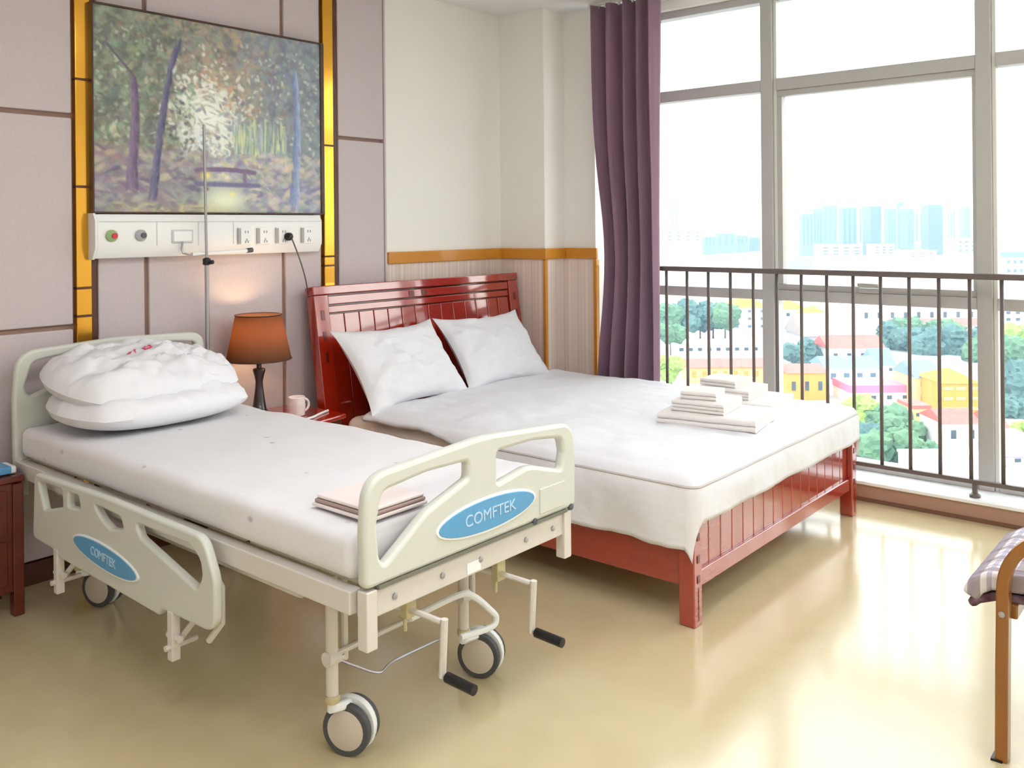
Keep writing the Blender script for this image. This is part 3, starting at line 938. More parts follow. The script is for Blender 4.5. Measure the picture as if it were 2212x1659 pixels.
# ---- pillows
def pillow(name, w, h, t, mtx, m, parent=None, n=36, wr=.012, seed=0, ear=.05, flat=.0, rnd=0, pw=.55, marks=()):
    vs = []; fs = []
    def surf(u, v, side):
        e = max(0, (1-abs(u)**2.6))**pw * max(0, (1-abs(v)**2.6))**pw
        # corners are drawn out (or rounded off), edges pulled in between them
        px = u*(w/2)*(1-ear*(1-v*v)*abs(u)**3*1.0)*math.sqrt(1-rnd*v*v*.5)
        py = v*(h/2)*(1-ear*(1-u*u)*abs(v)**3*1.6)*math.sqrt(1-rnd*u*u*.5)
        z = side*t/2*e
        if side > 0:
            z += e*wr*(fbm(u*2.2+seed, v*2.2-seed, 0)+.9*abs(fbm(u*3+v*2+seed, v*1.6-u+3, 1))-.9*max(0, .25-abs(fbm(u*1.7-seed, v*2.3, 4)))*2)
        else:
            z *= (1-flat)
        return Vector((px, py, z))
    for side in (1, -1):
        for j in range(n+1):
            for i in range(n+1):
                vs.append(surf(2*i/n-1, 2*j/n-1, side))
    N = (n+1)*(n+1)
    for j in range(n):
        for i in range(n):
            a = j*(n+1)+i
            fs.append((a, a+1, a+n+2, a+n+1))
            fs.append((N+a, N+a+n+1, N+a+n+2, N+a+1))
    mb = MB().add(vs, fs, mtx)
    me = mb.mesh(name)
    bm = bmesh.new(); bm.from_mesh(me)
    bmesh.ops.remove_doubles(bm, verts=bm.verts, dist=.0008)
    bmesh.ops.recalc_face_normals(bm, faces=bm.faces)
    bm.to_mesh(me); bm.free()
    ob = link_mesh(name, me, m, parent)
    for (uc_, vc_) in marks:     # small red printed characters lying on the cover
        s = MB()
        for (a, b, c, d) in ((-.015, .015, .009, .014), (-.015, .015, -.003, .0015), (-.003, .003, -.015, .018), (-.015, -.010, -.015, .012), (.009, .015, -.015, .005), (-.012, .012, -.017, -.011)):
            q = [surf(uc_+2*x/w, vc_+2*y/h, 1)+Vector((0, 0, dz)) for dz in (-.002, .0025) for (x, y) in ((a, c), (b, c), (b, d), (a, d))]
            s.add(q, [(3, 2, 1, 0), (4, 5, 6, 7), (0, 1, 5, 4), (1, 2, 6, 5), (2, 3, 7, 6), (3, 0, 4, 7)], mtx)
        s.build('red_print', G['pink_mark'], parent, smooth=False)
    return ob

def rotm(loc, rx=0, ry=0, rz=0):
    return Matrix.Translation(loc) @ Matrix.Rotation(rz, 4, 'Z') @ Matrix.Rotation(ry, 4, 'Y') @ Matrix.Rotation(rx, 4, 'X')
p0 = pillow('bed_pillow', .72, .54, .17, rotm((-2.975, -.53, .772), R_(2), 0, R_(2)), G['linen_white'], n=48, wr=.024, seed=3, ear=0, flat=.15, rnd=.6, pw=.40)
tag(p0, 'flatter white pillow lying lowest on the hospital bed', 'pillow')
p1 = thing('bed_pillow', (-2.965, -.47, .80), 'plump white pillow with red marks on top of another pillow', 'pillow')
P1M = rotm((-2.975, -.47, .862), R_(10), 0, R_(3))
pillow('cover', .72, .54, .21, P1M, G['linen_white'], p1, n=48, wr=.034, seed=11, ear=0, flat=.3, rnd=.62, pw=.42, marks=((-.10, .12), (.07, .10)))
# folded cloth at the foot end
fc = thing('folded_cloth', (-3.16, -2.07, .697), 'thin folded pinkish cloth lying at the foot of the hospital bed', 'cloth')
for k in range(3):
    MB().box(-3.27+.004*k, -3.06-.004*k, -2.19+.003*k, -1.955-.006*k, .699+.011*k, .709+.011*k, Matrix.Identity(4)).build('fold', G['cloth_pink'] if k != 1 else G['cloth_edge'], fc, bevel=.004)

# ================================================================== WOODEN DOUBLE BED
WX0, WX1 = -1.90, -.245
wb = thing('double_bed', (-1.07, -1.3, 0), 'glossy cherry red wooden double bed with slatted headboard', 'bed')
# leaning headboard: local x along the wall, y up the slope, z out to the room
tilt = math.radians(8.5)
HB = frame((0, -.255, .40), (1, 0, 0), (0, math.sin(tilt), math.cos(tilt)), (0, -math.cos(tilt), math.sin(tilt)))
HL = .755
def hbx(x0, x1, y0, y1, z0, z1, name, m='cherry_wood', parent=None, bevel=.004):
    return MB().box(x0, x1, y0, y1, z0, z1, HB).build(name, G[m], parent or wb, bevel=bevel)
for x in (WX0+.008, WX1-.09-.008):
    st = hbx(x, x+.09, -.02, HL-.046, -.045, .018, 'headboard_stile')
    for q in (.36, .47, .58):
        hbx(x+.034, x+.056, q, q+.05, .012, .0205, 'stile_inlay', 'cherry_dark', st, .001)
    # straight rear leg down to the floor
    MB().box(x, x+.07, -.31, -.235, 0, .42).build('rear_leg', G['cherry_wood'], wb, bevel=.005)
tp = hbx(WX0+.004, WX1-.004, HL-.045, HL+.002, -.05, .022, 'top_rail', bevel=.006)
# second rail below with two inlaid squares
r2 = hbx(WX0+.101, WX1-.101, HL-.098, HL-.053, -.03, .012, 'upper_rail')
for x in (-1.20, -1.10):
    hbx(x-.02, x+.02, HL-.092, HL-.060, .008, .015, 'rail_inlay', 'cherry_dark', r2, .001)
hbx(WX0+.101, WX1-.101, HL-.142, HL-.106, -.03, .008, 'middle_rail')
nsl = 14
x0_, x1_ = WX0+.101, WX1-.101
for i in range(nsl):
    a = x0_+(x1_-x0_)*i/nsl; b = x0_+(x1_-x0_)*(i+1)/nsl
    hbx(a+.002, b-.002, -.02, HL-.148, -.022, .002, 'headboard_plank', bevel=.004)
hbx(x0_-.005, x1_+.005, -.02, HL-.04, -.034, -.018, 'back_panel', 'cherry_dark')
# foot end
YFT = -2.36
for x in (WX0, WX1-.06):
    p = MB().box(x, x+.06, YFT, YFT+.065, 0, .485).build('foot_post', G['cherry_wood'], wb, bevel=.006)
    for z in (.324, .244, .171):
        MB().box(x+.021, x+.039, YFT-.0025, YFT+.004, z-.014, z+.014).build('post_inlay', G['cherry_dark'], p, smooth=False)
    MB().box(x+.028, x+.032, YFT-.0015, YFT+.004, .02, .14).build('post_groove', G['cherry_dark'], p, smooth=False)
MB().box(WX0+.06, WX1-.06, YFT+.012, YFT+.055, .128, .190).build('bottom_rail', G['cherry_wood'], wb, bevel=.006)
MB().box(WX0+.06, WX1-.06, YFT+.012, YFT+.055, .400, .460).build('foot_top_rail', G['cherry_wood'], wb, bevel=.006)
nfp = 16
for i in range(nfp):
    a = WX0+.062+(WX1-WX0-.124)*i/nfp; b = WX0+.062+(WX1-WX0-.124)*(i+1)/nfp
    MB().box(a+.0015, b-.0015, YFT+.026, YFT+.046, .188, .402).build('foot_plank', G['cherry_wood'], wb, bevel=.004)
for x in (WX0+.02, WX1-.05):
    MB().box(x, x+.030, YFT+.06, -.26, .135, .300).build('side_rail', G['cherry_wood'], wb, bevel=.005)
for k in range(9):
    y = -2.2+k*.225
    MB().box(WX0+.05, WX1-.05, y-.03, y+.03, .180, .200).build('bed_slat', G['honey_wood'], wb, smooth=False)

dm = soft_slab(WX0+.052, WX1-.035, -2.285, -.345, .202, .495, .055, G['linen_warm'], 'double_mattress', amp=.005)
tag(dm, 'thick pale mattress on the wooden double bed', 'mattress')

def duvet():
    ax0, ax1, ay0, ay1 = WX0+.035, WX1-.03, -2.33, -.55
    NX, NY = 120, 130
    root = thing('duvet', (-1.07, -1.5, .5), 'large white duvet spread over the wooden double bed', 'duvet')
    def Lleft(y):
        t = max(0, min(1, (-1.0-y)/.75)); t = t*t*(3-2*t)
        return .03+.235*t
    Lf, Lr = .165, .20
    def surf(x, y):
        qx = max(ax0, min(ax1, x)); qy = max(ay0, min(ay1, y))
        dx, dy = x-qx, y-qy
        l = math.hypot(dx, dy)
        u = (qx-ax0)/(ax1-ax0); w = (qy-ay0)/(ay1-ay0)
        edge = min(1, min(qx-ax0, ax1-qx, qy-ay0)/.12)
        e = math.sin(max(0, edge)*PI/2)
        puff = .020*e + .012*e*fbm(qx*3.0, qy*3.0, 2) + .007*e*abs(fbm(qx*7, qy*5, 5))
        z = .520+.012*math.sin(PI*w)*math.sin(PI*u)+puff+.018*u*0
        if l > 1e-6:
            nx, ny = dx/l, dy/l
            out = .040*(1-math.exp(-l/.035))
            s = qx*9+qy*9
            out += .006*math.sin(s*1.7+1)*min(1, l/.12)+.010*fbm(s*.5, l*3, 3)*min(1, l/.08)
            drop = max(0, math.sqrt(l*l+.03**2)-.03)
            return Vector((qx+nx*out, qy+ny*out, z-drop))
        return Vector((x, y, z))
    vs = []
    for j in range(NY+1):
        y = ay1+(ay0-Lf-ay1)*j/NY
        xl = ax0-Lleft(y)-.01*fbm(y*6, 0, 9); xr = ax1+Lr
        for i in range(NX+1):
            x = xl+(xr-xl)*i/NX
            vs.append(surf(x, y))
    fs = []
    for j in range(NY):
        for i in range(NX):
            a = j*(NX+1)+i
            fs.append((a, a+1, a+NX+2, a+NX+1))
    o = MB().add(vs, fs).build('cover', G['linen_white'], root)
    md = o.modifiers.new('solid', 'SOLIDIFY'); md.thickness = .022; md.offset = 1
    # piping following the bed edge, left side then foot
    path = []
    for k in range(40):
        y = -1.25+(ay0+1.25)*k/39
        path.append(surf(ax0-.035, y)+Vector((-.021, 0, .004)))
    for k in range(9):
        a = PI+PI/2*k/8
        path.append(surf(ax0+.035*math.cos(a), ay0+.035*math.sin(a))+Vector((.021*math.cos(a), .021*math.sin(a), .004)))
    for k in range(50):
        x = ax0+(ax1-ax0)*k/49
        path.append(surf(x, ay0-.035)+Vector((0, -.021, .004)))
    MB().tube(path, .0055, 6).build('piping', G['piping_grey'], root)
duvet()

def lean_pillow(cx, rz, label, seed, w=.74, h=.50):
    m = rotm((cx, -.445, .735), R_(52), 0, rz)
    o = pillow('bed_pillow', w, h, .15, m, G['linen_white'], wr=.022, seed=seed, ear=.11)
    tag(o, label, 'pillow', 'pillows on the double bed')
    return o
lean_pillow(-1.525, R_(2), 'white pillow against the headboard on the nightstand side of double bed', 21)
lean_pillow(-.80, R_(-3), 'white pillow against the headboard on the window side of double bed', 35, .70)

# ---- folded towels, two little stacks
def towel(cx, cy, z, w, d, h, rz, label, layers=2):
    m = Matrix.Translation((cx, cy, z)) @ Matrix.Rotation(rz, 4, 'Z')
    t = MB()
    lh = h/layers
    prof = []
    # right side: rounded folds; left side: rounded folds too, with notches between layers
    def side(s):
        out = []
        for k in range(layers):
            zc = lh*(k+.5)
            for q in range(7):
                a = -PI/2+PI*q/6
                out.append((s*(w/2-lh*.5+lh*.5*math.cos(a)), zc+lh*.5*math.sin(a)*.98))
        return out
    rpart = side(1); lpart = side(-1)[::-1]
    prof = rpart+lpart
    n = len(prof); ny = 10
    vs = []
    for j in range(ny+1):
        y = -d/2+d*j/ny
        en = 1-.02*(abs(2*j/ny-1)**6)
        for (x, zz) in prof:
            vs.append((x*en+.003*fbm(x*9, y*9, z*9), y, zz+(.006*fbm(x*6+cx, y*6+cy, 1))*min(1, zz/h)))
    fs = [tuple(range(n-1, -1, -1)), tuple(ny*n+k for k in range(n))]
    for j in range(ny):
        fs += [(j*n+i, j*n+(i+1) % n, (j+1)*n+(i+1) % n, (j+1)*n+i) for i in range(n)]
    o = t.add(vs, fs, m).build('folded_towel', G['towel'])
    tag(o, label, 'towel', 'folded towels on the double bed')
    return o
ZT = .566
towel(-1.08, -2.03, ZT, .36, .44, .050, R_(10), 'largest folded cream towel, bottom of the stack nearer the bed foot corner')
towel(-1.075, -1.98, ZT+.051, .27, .24, .046, R_(8), 'middle folded cream towel of the nearer towel stack', 3)
towel(-1.07, -1.955, ZT+.098, .18, .16, .034, R_(14), 'small folded towel on top of the nearer towel stack')
towel(-.66, -1.94, ZT-.002, .36, .42, .045, R_(6), 'wide folded towel, bottom of the towel stack nearer the window')
towel(-.655, -1.90, ZT+.044, .27, .26, .044, R_(4), 'middle folded towel of the towel stack nearer the window', 3)
towel(-.65, -1.86, ZT+.089, .20, .19, .034, R_(0), 'small folded towel on top of the stack nearer the window')

# ================================================================== NIGHTSTAND BETWEEN THE BEDS
ns = thing('nightstand', (-2.19, -.3, 0), 'red-brown wooden nightstand between the two beds', 'nightstand')
def bowed(x0, x1, yb, yf, bow, z0, z1, name, m, parent, bevel=.006):
    n = 12
    o = [(x1, yb), (x0, yb)]+[(x0+(x1-x0)*k/n, yf-bow*math.sin(PI*k/n)) for k in range(n+1)]
    return MB().prism(o, Matrix.Translation((0, 0, z0)), z1-z0).build(name, G[m], parent, bevel=bevel)
bowed(-2.44, -1.955, -.08, -.50, .035, .525, .55, 'top', 'cherry_wood', ns, .009)
bowed(-2.425, -1.97, -.085, -.48, .03, .07, .524, 'body', 'maroon_wood', ns)
for z0, z1 in ((.31, .50), (.10, .295)):
    d = bowed(-2.40, -1.995, -.49, -.495, .03, z0, z1, 'drawer', 'cherry_wood', ns)
    MB().lathe([(.006, 0), (.006, -.012), (.013, -.018), (.012, -.026), (0, -.03)], (-2.1975, -.52, (z0+z1)/2), 16, 'Y').build('knob', G['brass'], d)
for x in (-2.42, -2.015):
    for y in (-.47, -.13):
        MB().box(x, x+.04, y, y+.04, 0, .08).build('leg', G['maroon_wood'], ns, bevel=.003)

# lamp
LX, LY = -2.27, -.235
lp = thing('table_lamp', (LX, LY, .55), 'table lamp with orange-brown shade and dark turned base, lit', 'lamp')
MB().lathe([(.0, 0), (.062, 0), (.062, .012), (.046, .022), (.034, .035), (.027, .08), (.019, .14), (.017, .17), (.023, .20), (.030, .225), (.028, .232), (.012, .236), (.012, .262), (0, .262)], (LX, LY, .55), 28).build('base', G['lamp_base'], lp)
sh = MB()
prof = [(.152, .828), (.108, 1.040)]
sh.lathe([(.152, .828), (.1295, .935), (.108, 1.040)], (LX, LY, 0), 40)
sh.f = [f for f in sh.f if len(f) == 4]
so = sh.build('lamp_shade', G['shade'], lp)
md = so.modifiers.new('solid', 'SOLIDIFY'); md.thickness = .003
for r, z in ((.1535, .828), (.1095, 1.040)):
    MB().tube([(LX+r*math.cos(2*PI*k/32), LY+r*math.sin(2*PI*k/32), z) for k in range(33)], .003, 6).build('shade_hem', G['frame_dark'], so)
BULB = emis('bulb_glow', (255, 190, 110), 6)
BULB.cycles.emission_sampling = 'NONE'
MB().lathe([(0, 0), (.014, .0), (.016, .03), (.03, .06), (.032, .08), (.02, .105), (0, .112)], (LX, LY, .825), 18).build('bulb', BULB, lp)
ld = bpy.data.lights.new('lamp_light', 'POINT'); ld.energy = 1.8; ld.color = (1, .68, .38); ld.shadow_soft_size = .03
lo = bpy.data.objects.new('lamp_light', ld); COL.objects.link(lo); lo.parent = lp; lo.location = (0, 0, .42)

# mug
mg = thing('mug', (-2.135, -.345, .55), 'small white mug on the nightstand beside the lamp', 'mug')
MB().lathe([(0, .003), (.034, .003), (.036, 0), (.0395, .003), (.041, .088), (.039, .090), (.037, .088), (.035, .012), (0, .010)], (-2.135, -.345, .55), 28).build('cup', G['ceramic'], mg)
MB().tube([(-2.135+.038+.032*math.sin(PI*k/10), -.345-.002, .55+.045+.030*math.cos(PI*k/10)) for k in range(11)], .006, 8).build('handle', G['ceramic'], mg)
MB().lathe([(.0400, .03), (.0412, .03), (.0415, .055), (.0403, .055)], (-2.135, -.345, .55), 28).build('pattern_band', G['cloth_pink'], mg)
cb = MB().tube(smooth_pts([(-2.33, -.45, .556), (-2.24, -.485, .556), (-2.14, -.47, .556), (-2.06, -.43, .556), (-1.99, -.40, .556)]), .006, 8).build('edge_highlight', G['hood'])  # white tube drawn as the glossy highlight along the nightstand's front edge
tag(cb, 'white strip standing in for the highlight on the nightstand edge', 'cable')

# ================================================================== NIGHTSTAND AT THE LEFT EDGE
n2 = thing('nightstand', (-3.6, -.2, 0), 'dark maroon wooden nightstand beside the side guard at photo left edge', 'nightstand')
MB().box(-3.86, -3.372, -.335, -.065, .505, .530).build('top', G['maroon_wood'], n2, bevel=.006)
MB().box(-3.845, -3.385, -.318, -.07, .09, .504).build('body', G['maroon_wood'], n2, bevel=.004)
for z0, z1 in ((.31, .48), (.12, .29)):
    d = MB().box(-3.80, -3.43, -.327, -.31, z0, z1).build('drawer', G['maroon_wood'], n2, bevel=.005)
    MB().lathe([(.006, 0), (.006, -.012), (.013, -.018), (0, -.028)], (-3.615, -.327, (z0+z1)/2), 14, 'Y').build('knob', G['brass'], d)
for x in (-3.855, -3.412):
    for y in (-.33, -.11):
        MB().box(x, x+.038, y, y+.04, 0, .50).build('leg', G['maroon_wood'], n2, bevel=.003)
tb = thing('tissue_pack', (-3.44, -.25, .53), 'small blue and white packet on the left nightstand', 'packet')
MB().box(-3.49, -3.385, -.30, -.20, .531, .560, ).build('pack', G['hood'], tb, bevel=.008)
MB().box(-3.47, -3.405, -.303, -.197, .533, .562).build('blue_band', G['plate_blue'], tb, bevel=.006)
rb = MB().box(-3.60, -3.51, -.31, -.21, .531, .556).build('small_box', G['red_mark'], None, bevel=.003)
tag(rb, 'small red box beside the blue packet on the left nightstand', 'box')

# ================================================================== ARMCHAIR
ch = thing('armchair', (-1.80, -3.66, 0), 'bentwood armchair with checked seat cushion by the window', 'chair')
def bent(xc):
    pts = [(xc, -3.385, 0), (xc, -3.388, .25), (xc, -3.392, .46)]
    for k in range(1, 13):
        a = PI/2*k/12
        pts.append((xc, -3.392-.145*(1-math.cos(a)), .46+.165*math.sin(a)))
    pts += [(xc, -3.68, .628), (xc, -3.85, .622)]
    for k in range(1, 9):
        a = PI/2*k/8
        pts.append((xc, -3.88-.08*math.sin(a), .622-.10*(1-math.cos(a))))
    pts += [(xc, -3.985, .30), (xc, -4.03, 0)]
    return pts
def ribbon(pts, w, t):
    """flat laminated strip following pts in a Y-Z plane, w wide along X"""
    mb = MB(); P = [Vector(p) for p in pts]; vs = []
    for i, p in enumerate(P):
        if i == 0: d = P[1]-P[0]
        elif i == len(P)-1: d = P[-1]-P[-2]
        else: d = (P[i+1]-P[i]).normalized()+(P[i]-P[i-1]).normalized()
        d.normalize(); nn = Vector((0, -d.z, d.y))
        for sx, st in ((-1, -1), (1, -1), (1, 1), (-1, 1)):
            vs.append(p+Vector((sx*w/2, 0, 0))+nn*st*t/2)
    fs = [(3, 2, 1, 0), tuple(4*(len(P)-1)+k for k in range(4))]
    for i in range(len(P)-1):
        for k in range(4):
            fs.append((4*i+k, 4*i+(k+1) % 4, 4*i+4+(k+1) % 4, 4*i+4+k))
    return mb.add(vs, fs)
for xc in (-2.075, -1.52):
    f = ribbon(bent(xc), .045, .032).build('arm_frame', G['oak'], ch, bevel=.006)
    for y in (-3.375, -4.035):
        MB().box(xc-.026, xc+.026, y-.014, y+.014, 0, .006).build('foot_pad', G['black_rubber'], f, smooth=False)
    MB().lathe([(.008, 0), (.008, -.004), (0, -.006)], (xc-.0225, -3.391, .40), 12, 'X').build('screw', G['steel'], f)
MB().box(-2.052, -1.543, -3.42, -3.385, .375, .415).build('front_bar', G['oak'], ch, bevel=.006)
MB().box(-2.052, -1.543, -3.92, -3.885, .355, .395).build('rear_bar', G['oak'], ch, bevel=.006)
def seat_profile(P, th, x0, x1, name, m):
    mb = MB(); n = len(P); vs = []; nx = 8
    Q = [Vector((0, p[0], p[1])) for p in P]
    top = []; bot = []
    for i, p in enumerate(Q):
        d = (Q[min(i+1, n-1)]-Q[max(i-1, 0)]).normalized(); nn = Vector((0, -d.z, d.y))
        if nn.z < 0 and abs(nn.z) > .2: nn = -nn
        top.append(p+nn*th/2); bot.append(p-nn*th/2)
    loop = top+bot[::-1]; L = len(loop)
    for i in range(nx+1):
        x = x0+(x1-x0)*i/nx
        vs += [(x, q.y, q.z) for q in loop]
    fs = [tuple(range(L)), tuple(nx*L+k for k in range(L-1, -1, -1))]
    for i in range(nx):
        fs += [(i*L+k, (i+1)*L+k, (i+1)*L+(k+1) % L, i*L+(k+1) % L) for k in range(L)]
    return mb.add(vs, fs).build(name, G[m], ch, bevel=.012)
cush = [(-3.300, .405), (-3.315, .438), (-3.35, .460), (-3.45, .470), (-3.65, .455), (-3.85, .435)]
seat_profile(cush, .050, -2.045, -1.55, 'seat_cushion', 'plaid')
mat('plum_check', (78, 44, 50), .8, var=(30, .1, (120, 92, 104)))
seat_profile([(-3.296, .382), (-3.318, .402), (-3.36, .420), (-3.45, .428), (-3.65, .415), (-3.85, .395)], .026, -2.043, -1.552, 'cushion_underside', 'plum_check')
back = [(-3.86, .44), (-3.92, .60), (-3.98, .80), (-4.04, 1.0)]
MB().box(-2.04, -1.555, -.03, .03, 0, .60, rotm((0, -3.90, .45), R_(16))).build('backrest', G['plaid'], ch, bevel=.02)
MB().box(-2.052, -1.543, -3.62, -3.60, .38, .41).build('seat_slat', G['oak'], ch, bevel=.004)

# ================================================================== CEILING FILL PANELS, unseen, added to brighten the room
def ceiling_fill(x, y, e, label):
    t = thing('ceiling_fill', (x, y, H-.03), label, 'fill light', 'added fill panels')
    MB().box(x-.62, x+.62, y-.32, y+.32, H-.03, H-.001).build('fill_housing', G['console_white'], t, bevel=.004)
    MB().box(x-.60, x+.60, y-.30, y+.30, H-.036, H-.029).build('fill_face', emis('fill_glow', (250, 250, 255), e), t, smooth=False)
ceiling_fill(-2.6, -2.9, 6, 'added unseen fill light panel above the space between beds and chair')
ceiling_fill(-4.3, -2.9, 6, 'added unseen fill light panel nearer the left wall')
ceiling_fill(-2.6, -4.9, 6, 'added unseen fill light panel nearer the wall behind the camera')
ceiling_fill(-4.3, -4.9, 6, 'added unseen fill light panel in the rear left of the room')

# ================================================================== CITY OUTSIDE, about ten storeys below
GZ = -33.0
def at(px, py, d):
    return CAM + (fwd + rc*(px-1106)/F_PX - uc*(py-CY_PX)/F_PX)*d
def gdist(px, py):
    r = fwd + rc*(px-1106)/F_PX - uc*(py-CY_PX)/F_PX
    return (GZ-CAM.z)/r.z
mat('asphalt', (150, 152, 152), .9, var=(.02, .3, (172, 172, 168)))
mat('tower_blue', (84, 104, 126), .7)
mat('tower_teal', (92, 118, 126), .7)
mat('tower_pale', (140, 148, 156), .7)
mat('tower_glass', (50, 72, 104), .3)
mat('stucco_white', (226, 222, 220), .8)
mat('stucco_peach', (224, 178, 122), .8)
mat('stucco_orange', (214, 142, 56), .8)
mat('stucco_mauve', (176, 168, 186), .8)
mat('roof_red', (186, 84, 74), .8, var=(.6, .3, (200, 104, 96)))
mat('roof_pink', (206, 112, 146), .8)
mat('roof_grey', (140, 130, 126), .8, var=(.5, .3, (156, 146, 140)))
mat('roof_blue', (104, 136, 176), .7)
mat('roof_orange', (222, 138, 40), .8)
mat('win_dark', (62, 74, 84), .3)
mat('leaf_a', (70, 104, 84), .9, var=(.8, .3, (96, 130, 96)))
mat('leaf_b', (62, 92, 96), .9, var=(.8, .3, (84, 116, 110)))
mat('leaf_c', (124, 152, 74), .9, var=(.8, .3, (146, 170, 90)))
mat('trunk', (92, 74, 60), .9)
gr = struct('ground_outside', MB().box(8, 3000, -1800, 2600, GZ-1, GZ), G['asphalt'])

def bld(xl, xr, yt, d, deep, wall, label, name='building', roof=None, wins=None, ang=0.0, group=None, zb=GZ):
    pl_, pr_ = at(xl, yt, d), at(xr, yt, d)
    c = (pl_+pr_)/2
    w = (pr_-pl_).length
    e1 = Matrix.Rotation(ang, 3, 'Z') @ rgt
    e2 = Matrix.Rotation(ang, 3, 'Z') @ fwd
    w /= max(.5, math.cos(ang))
    hgt = c.z-zb
    t = thing(name, (c.x, c.y, zb), label, 'building', group)
    m = frame((c.x, c.y, zb), e1, e2, (0, 0, 1))
    MB().box(-w/2, w/2, 0, deep, 0, hgt, m).build('walls', G[wall], t, smooth=False)
    if roof:
        kind, rm, rh = roof
        r = MB()
        o = .04*w
        if kind == 'flat':
            r.box(-w/2-o*.3, w/2+o*.3, -o*.3, deep+o*.3, hgt, hgt+rh, m)
        elif kind == 'gable':       # ridge parallel to the facade
            r.add([(-w/2-o, -o, hgt), (w/2+o, -o, hgt), (w/2+o, deep+o, hgt), (-w/2-o, deep+o, hgt), (-w/2-o, deep/2, hgt+rh), (w/2+o, deep/2, hgt+rh)],
                  [(0, 1, 5, 4), (2, 3, 4, 5), (0, 4, 3), (1, 2, 5), (0, 3, 2, 1)], m)
        else:                        # hip
            i = min(w, deep)*.45
            r.add([(-w/2-o, -o, hgt), (w/2+o, -o, hgt), (w/2+o, deep+o, hgt), (-w/2-o, deep+o, hgt), (-w/2+i, deep/2, hgt+rh), (w/2-i, deep/2, hgt+rh)],
                  [(0, 1, 5, 4), (2, 3, 4, 5), (0, 4, 3), (1, 2, 5), (0, 3, 2, 1)], m)
        r.build('roof', G[rm], t, smooth=False)
    if wins:
        nc_, nr, wm, ws, hs, zlo = wins
        for j in range(nr):
            for i in range(nc_):
                x = -w/2+w*(i+.5)/nc_
                z = zlo+(hgt-zlo)*(j+.5)/nr
                dx = w/nc_*ws/2; dz = (hgt-zlo)/nr*hs/2
                MB().box(x-dx, x+dx, -.12, .3, z-dz, z+dz, m).build('window', G[wm], t, smooth=False)
    return t

ORD = ['first', 'second', 'third', 'fourth', 'fifth', 'sixth', 'seventh', 'eighth', 'ninth', 'tenth', 'eleventh', 'twelfth', 'thirteenth', 'fourteenth', 'fifteenth', 'sixteenth', 'seventeenth', 'eighteenth', 'nineteenth', 'twentieth', 'twenty-first', 'twenty-second', 'twenty-third', 'twenty-fourth', 'twenty-fifth', 'twenty-sixth', 'twenty-seventh', 'twenty-eighth']
# far towers in the haze seen through the middle panes
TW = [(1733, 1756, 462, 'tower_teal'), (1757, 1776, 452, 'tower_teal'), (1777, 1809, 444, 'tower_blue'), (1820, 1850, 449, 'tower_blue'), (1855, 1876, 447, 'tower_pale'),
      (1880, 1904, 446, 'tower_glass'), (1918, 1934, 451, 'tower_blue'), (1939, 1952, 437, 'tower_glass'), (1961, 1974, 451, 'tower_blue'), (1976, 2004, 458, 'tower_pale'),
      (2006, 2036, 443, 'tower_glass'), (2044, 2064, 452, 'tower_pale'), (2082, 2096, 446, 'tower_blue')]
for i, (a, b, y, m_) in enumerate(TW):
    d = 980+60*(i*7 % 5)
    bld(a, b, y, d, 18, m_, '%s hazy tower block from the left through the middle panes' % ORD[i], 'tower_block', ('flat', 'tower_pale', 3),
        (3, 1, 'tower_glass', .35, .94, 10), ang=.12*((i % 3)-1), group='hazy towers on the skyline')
for i, (a, b, y, d) in enumerate(((1772, 1862, 532, 640), (1888, 1932, 531, 660), (1962, 2022, 545, 600), (2068, 2108, 518, 680))):
    bld(a, b, y, d, 14, 'stucco_white', '%s white mid-rise block from the left, in front of the hazy towers' % ORD[i], 'mid_rise_block', ('flat', 'stucco_white', 1.2),
        (4 if i == 0 else 3, 3, 'tower_blue', .5, .5, 12), group='white blocks before the towers')
bld(1700, 1760, 560, 700, 14, 'tower_pale', 'low pale block at the left foot of the hazy towers', 'mid_rise_block', ('flat', 'stucco_white', 1))
# skyline behind the left pane
bld(1449, 1464, 372, 1500, 20, 'tower_pale', 'single faint slender tower beside the curtain', 'tower_block', ('flat', 'tower_pale', 4), (2, 1, 'tower_blue', .4, .9, 20))
bld(1436, 1516, 498, 800, 24, 'stucco_white', 'wide white block beside the curtain on the skyline', 'mid_rise_block', ('flat', 'roof_grey', 2), (4, 3, 'tower_blue', .4, .4, 20))
for i, (a, b, y) in enumerate(((1522, 1546, 512), (1549, 1588, 505), (1592, 1616, 509), (1618, 1642, 513))):
    bld(a, b, y, 1050+40*i, 20, ('tower_blue', 'tower_teal', 'tower_blue', 'tower_glass')[i], '%s pale blue block from the curtain on the left skyline' % ORD[i], 'tower_block', ('flat', 'tower_pale', 2),
        (3, 1, 'tower_glass', .35, .9, 10), group='pale blue blocks left of the mullion')
# right pane
bld(2172, 2240, 556, 520, 20, 'stucco_white', 'white block with blue roof seen through the right pane', 'mid_rise_block', ('flat', 'roof_blue', 3), (5, 2, 'tower_blue', .5, .4, 4))
bld(2168, 2290, 668, 300, 16, 'stucco_mauve', 'mauve block with dark windows seen through the right pane', 'building', ('flat', 'roof_pink', .8), (6, 2, 'win_dark', .4, .4, 1))
bld(2178, 2300, 985, 126, 12, 'stucco_mauve', 'low house with pitched grey roof in the right pane', 'house', ('hip', 'roof_grey', 2.6), (3, 1, 'win_dark', .3, .4, .5))
bld(2150, 2182, 925, 135, 8, 'stucco_white', 'narrow white house with red roof beside the right mullion', 'house', ('gable', 'roof_red', 2.2), (1, 2, 'win_dark', .35, .35, .5))
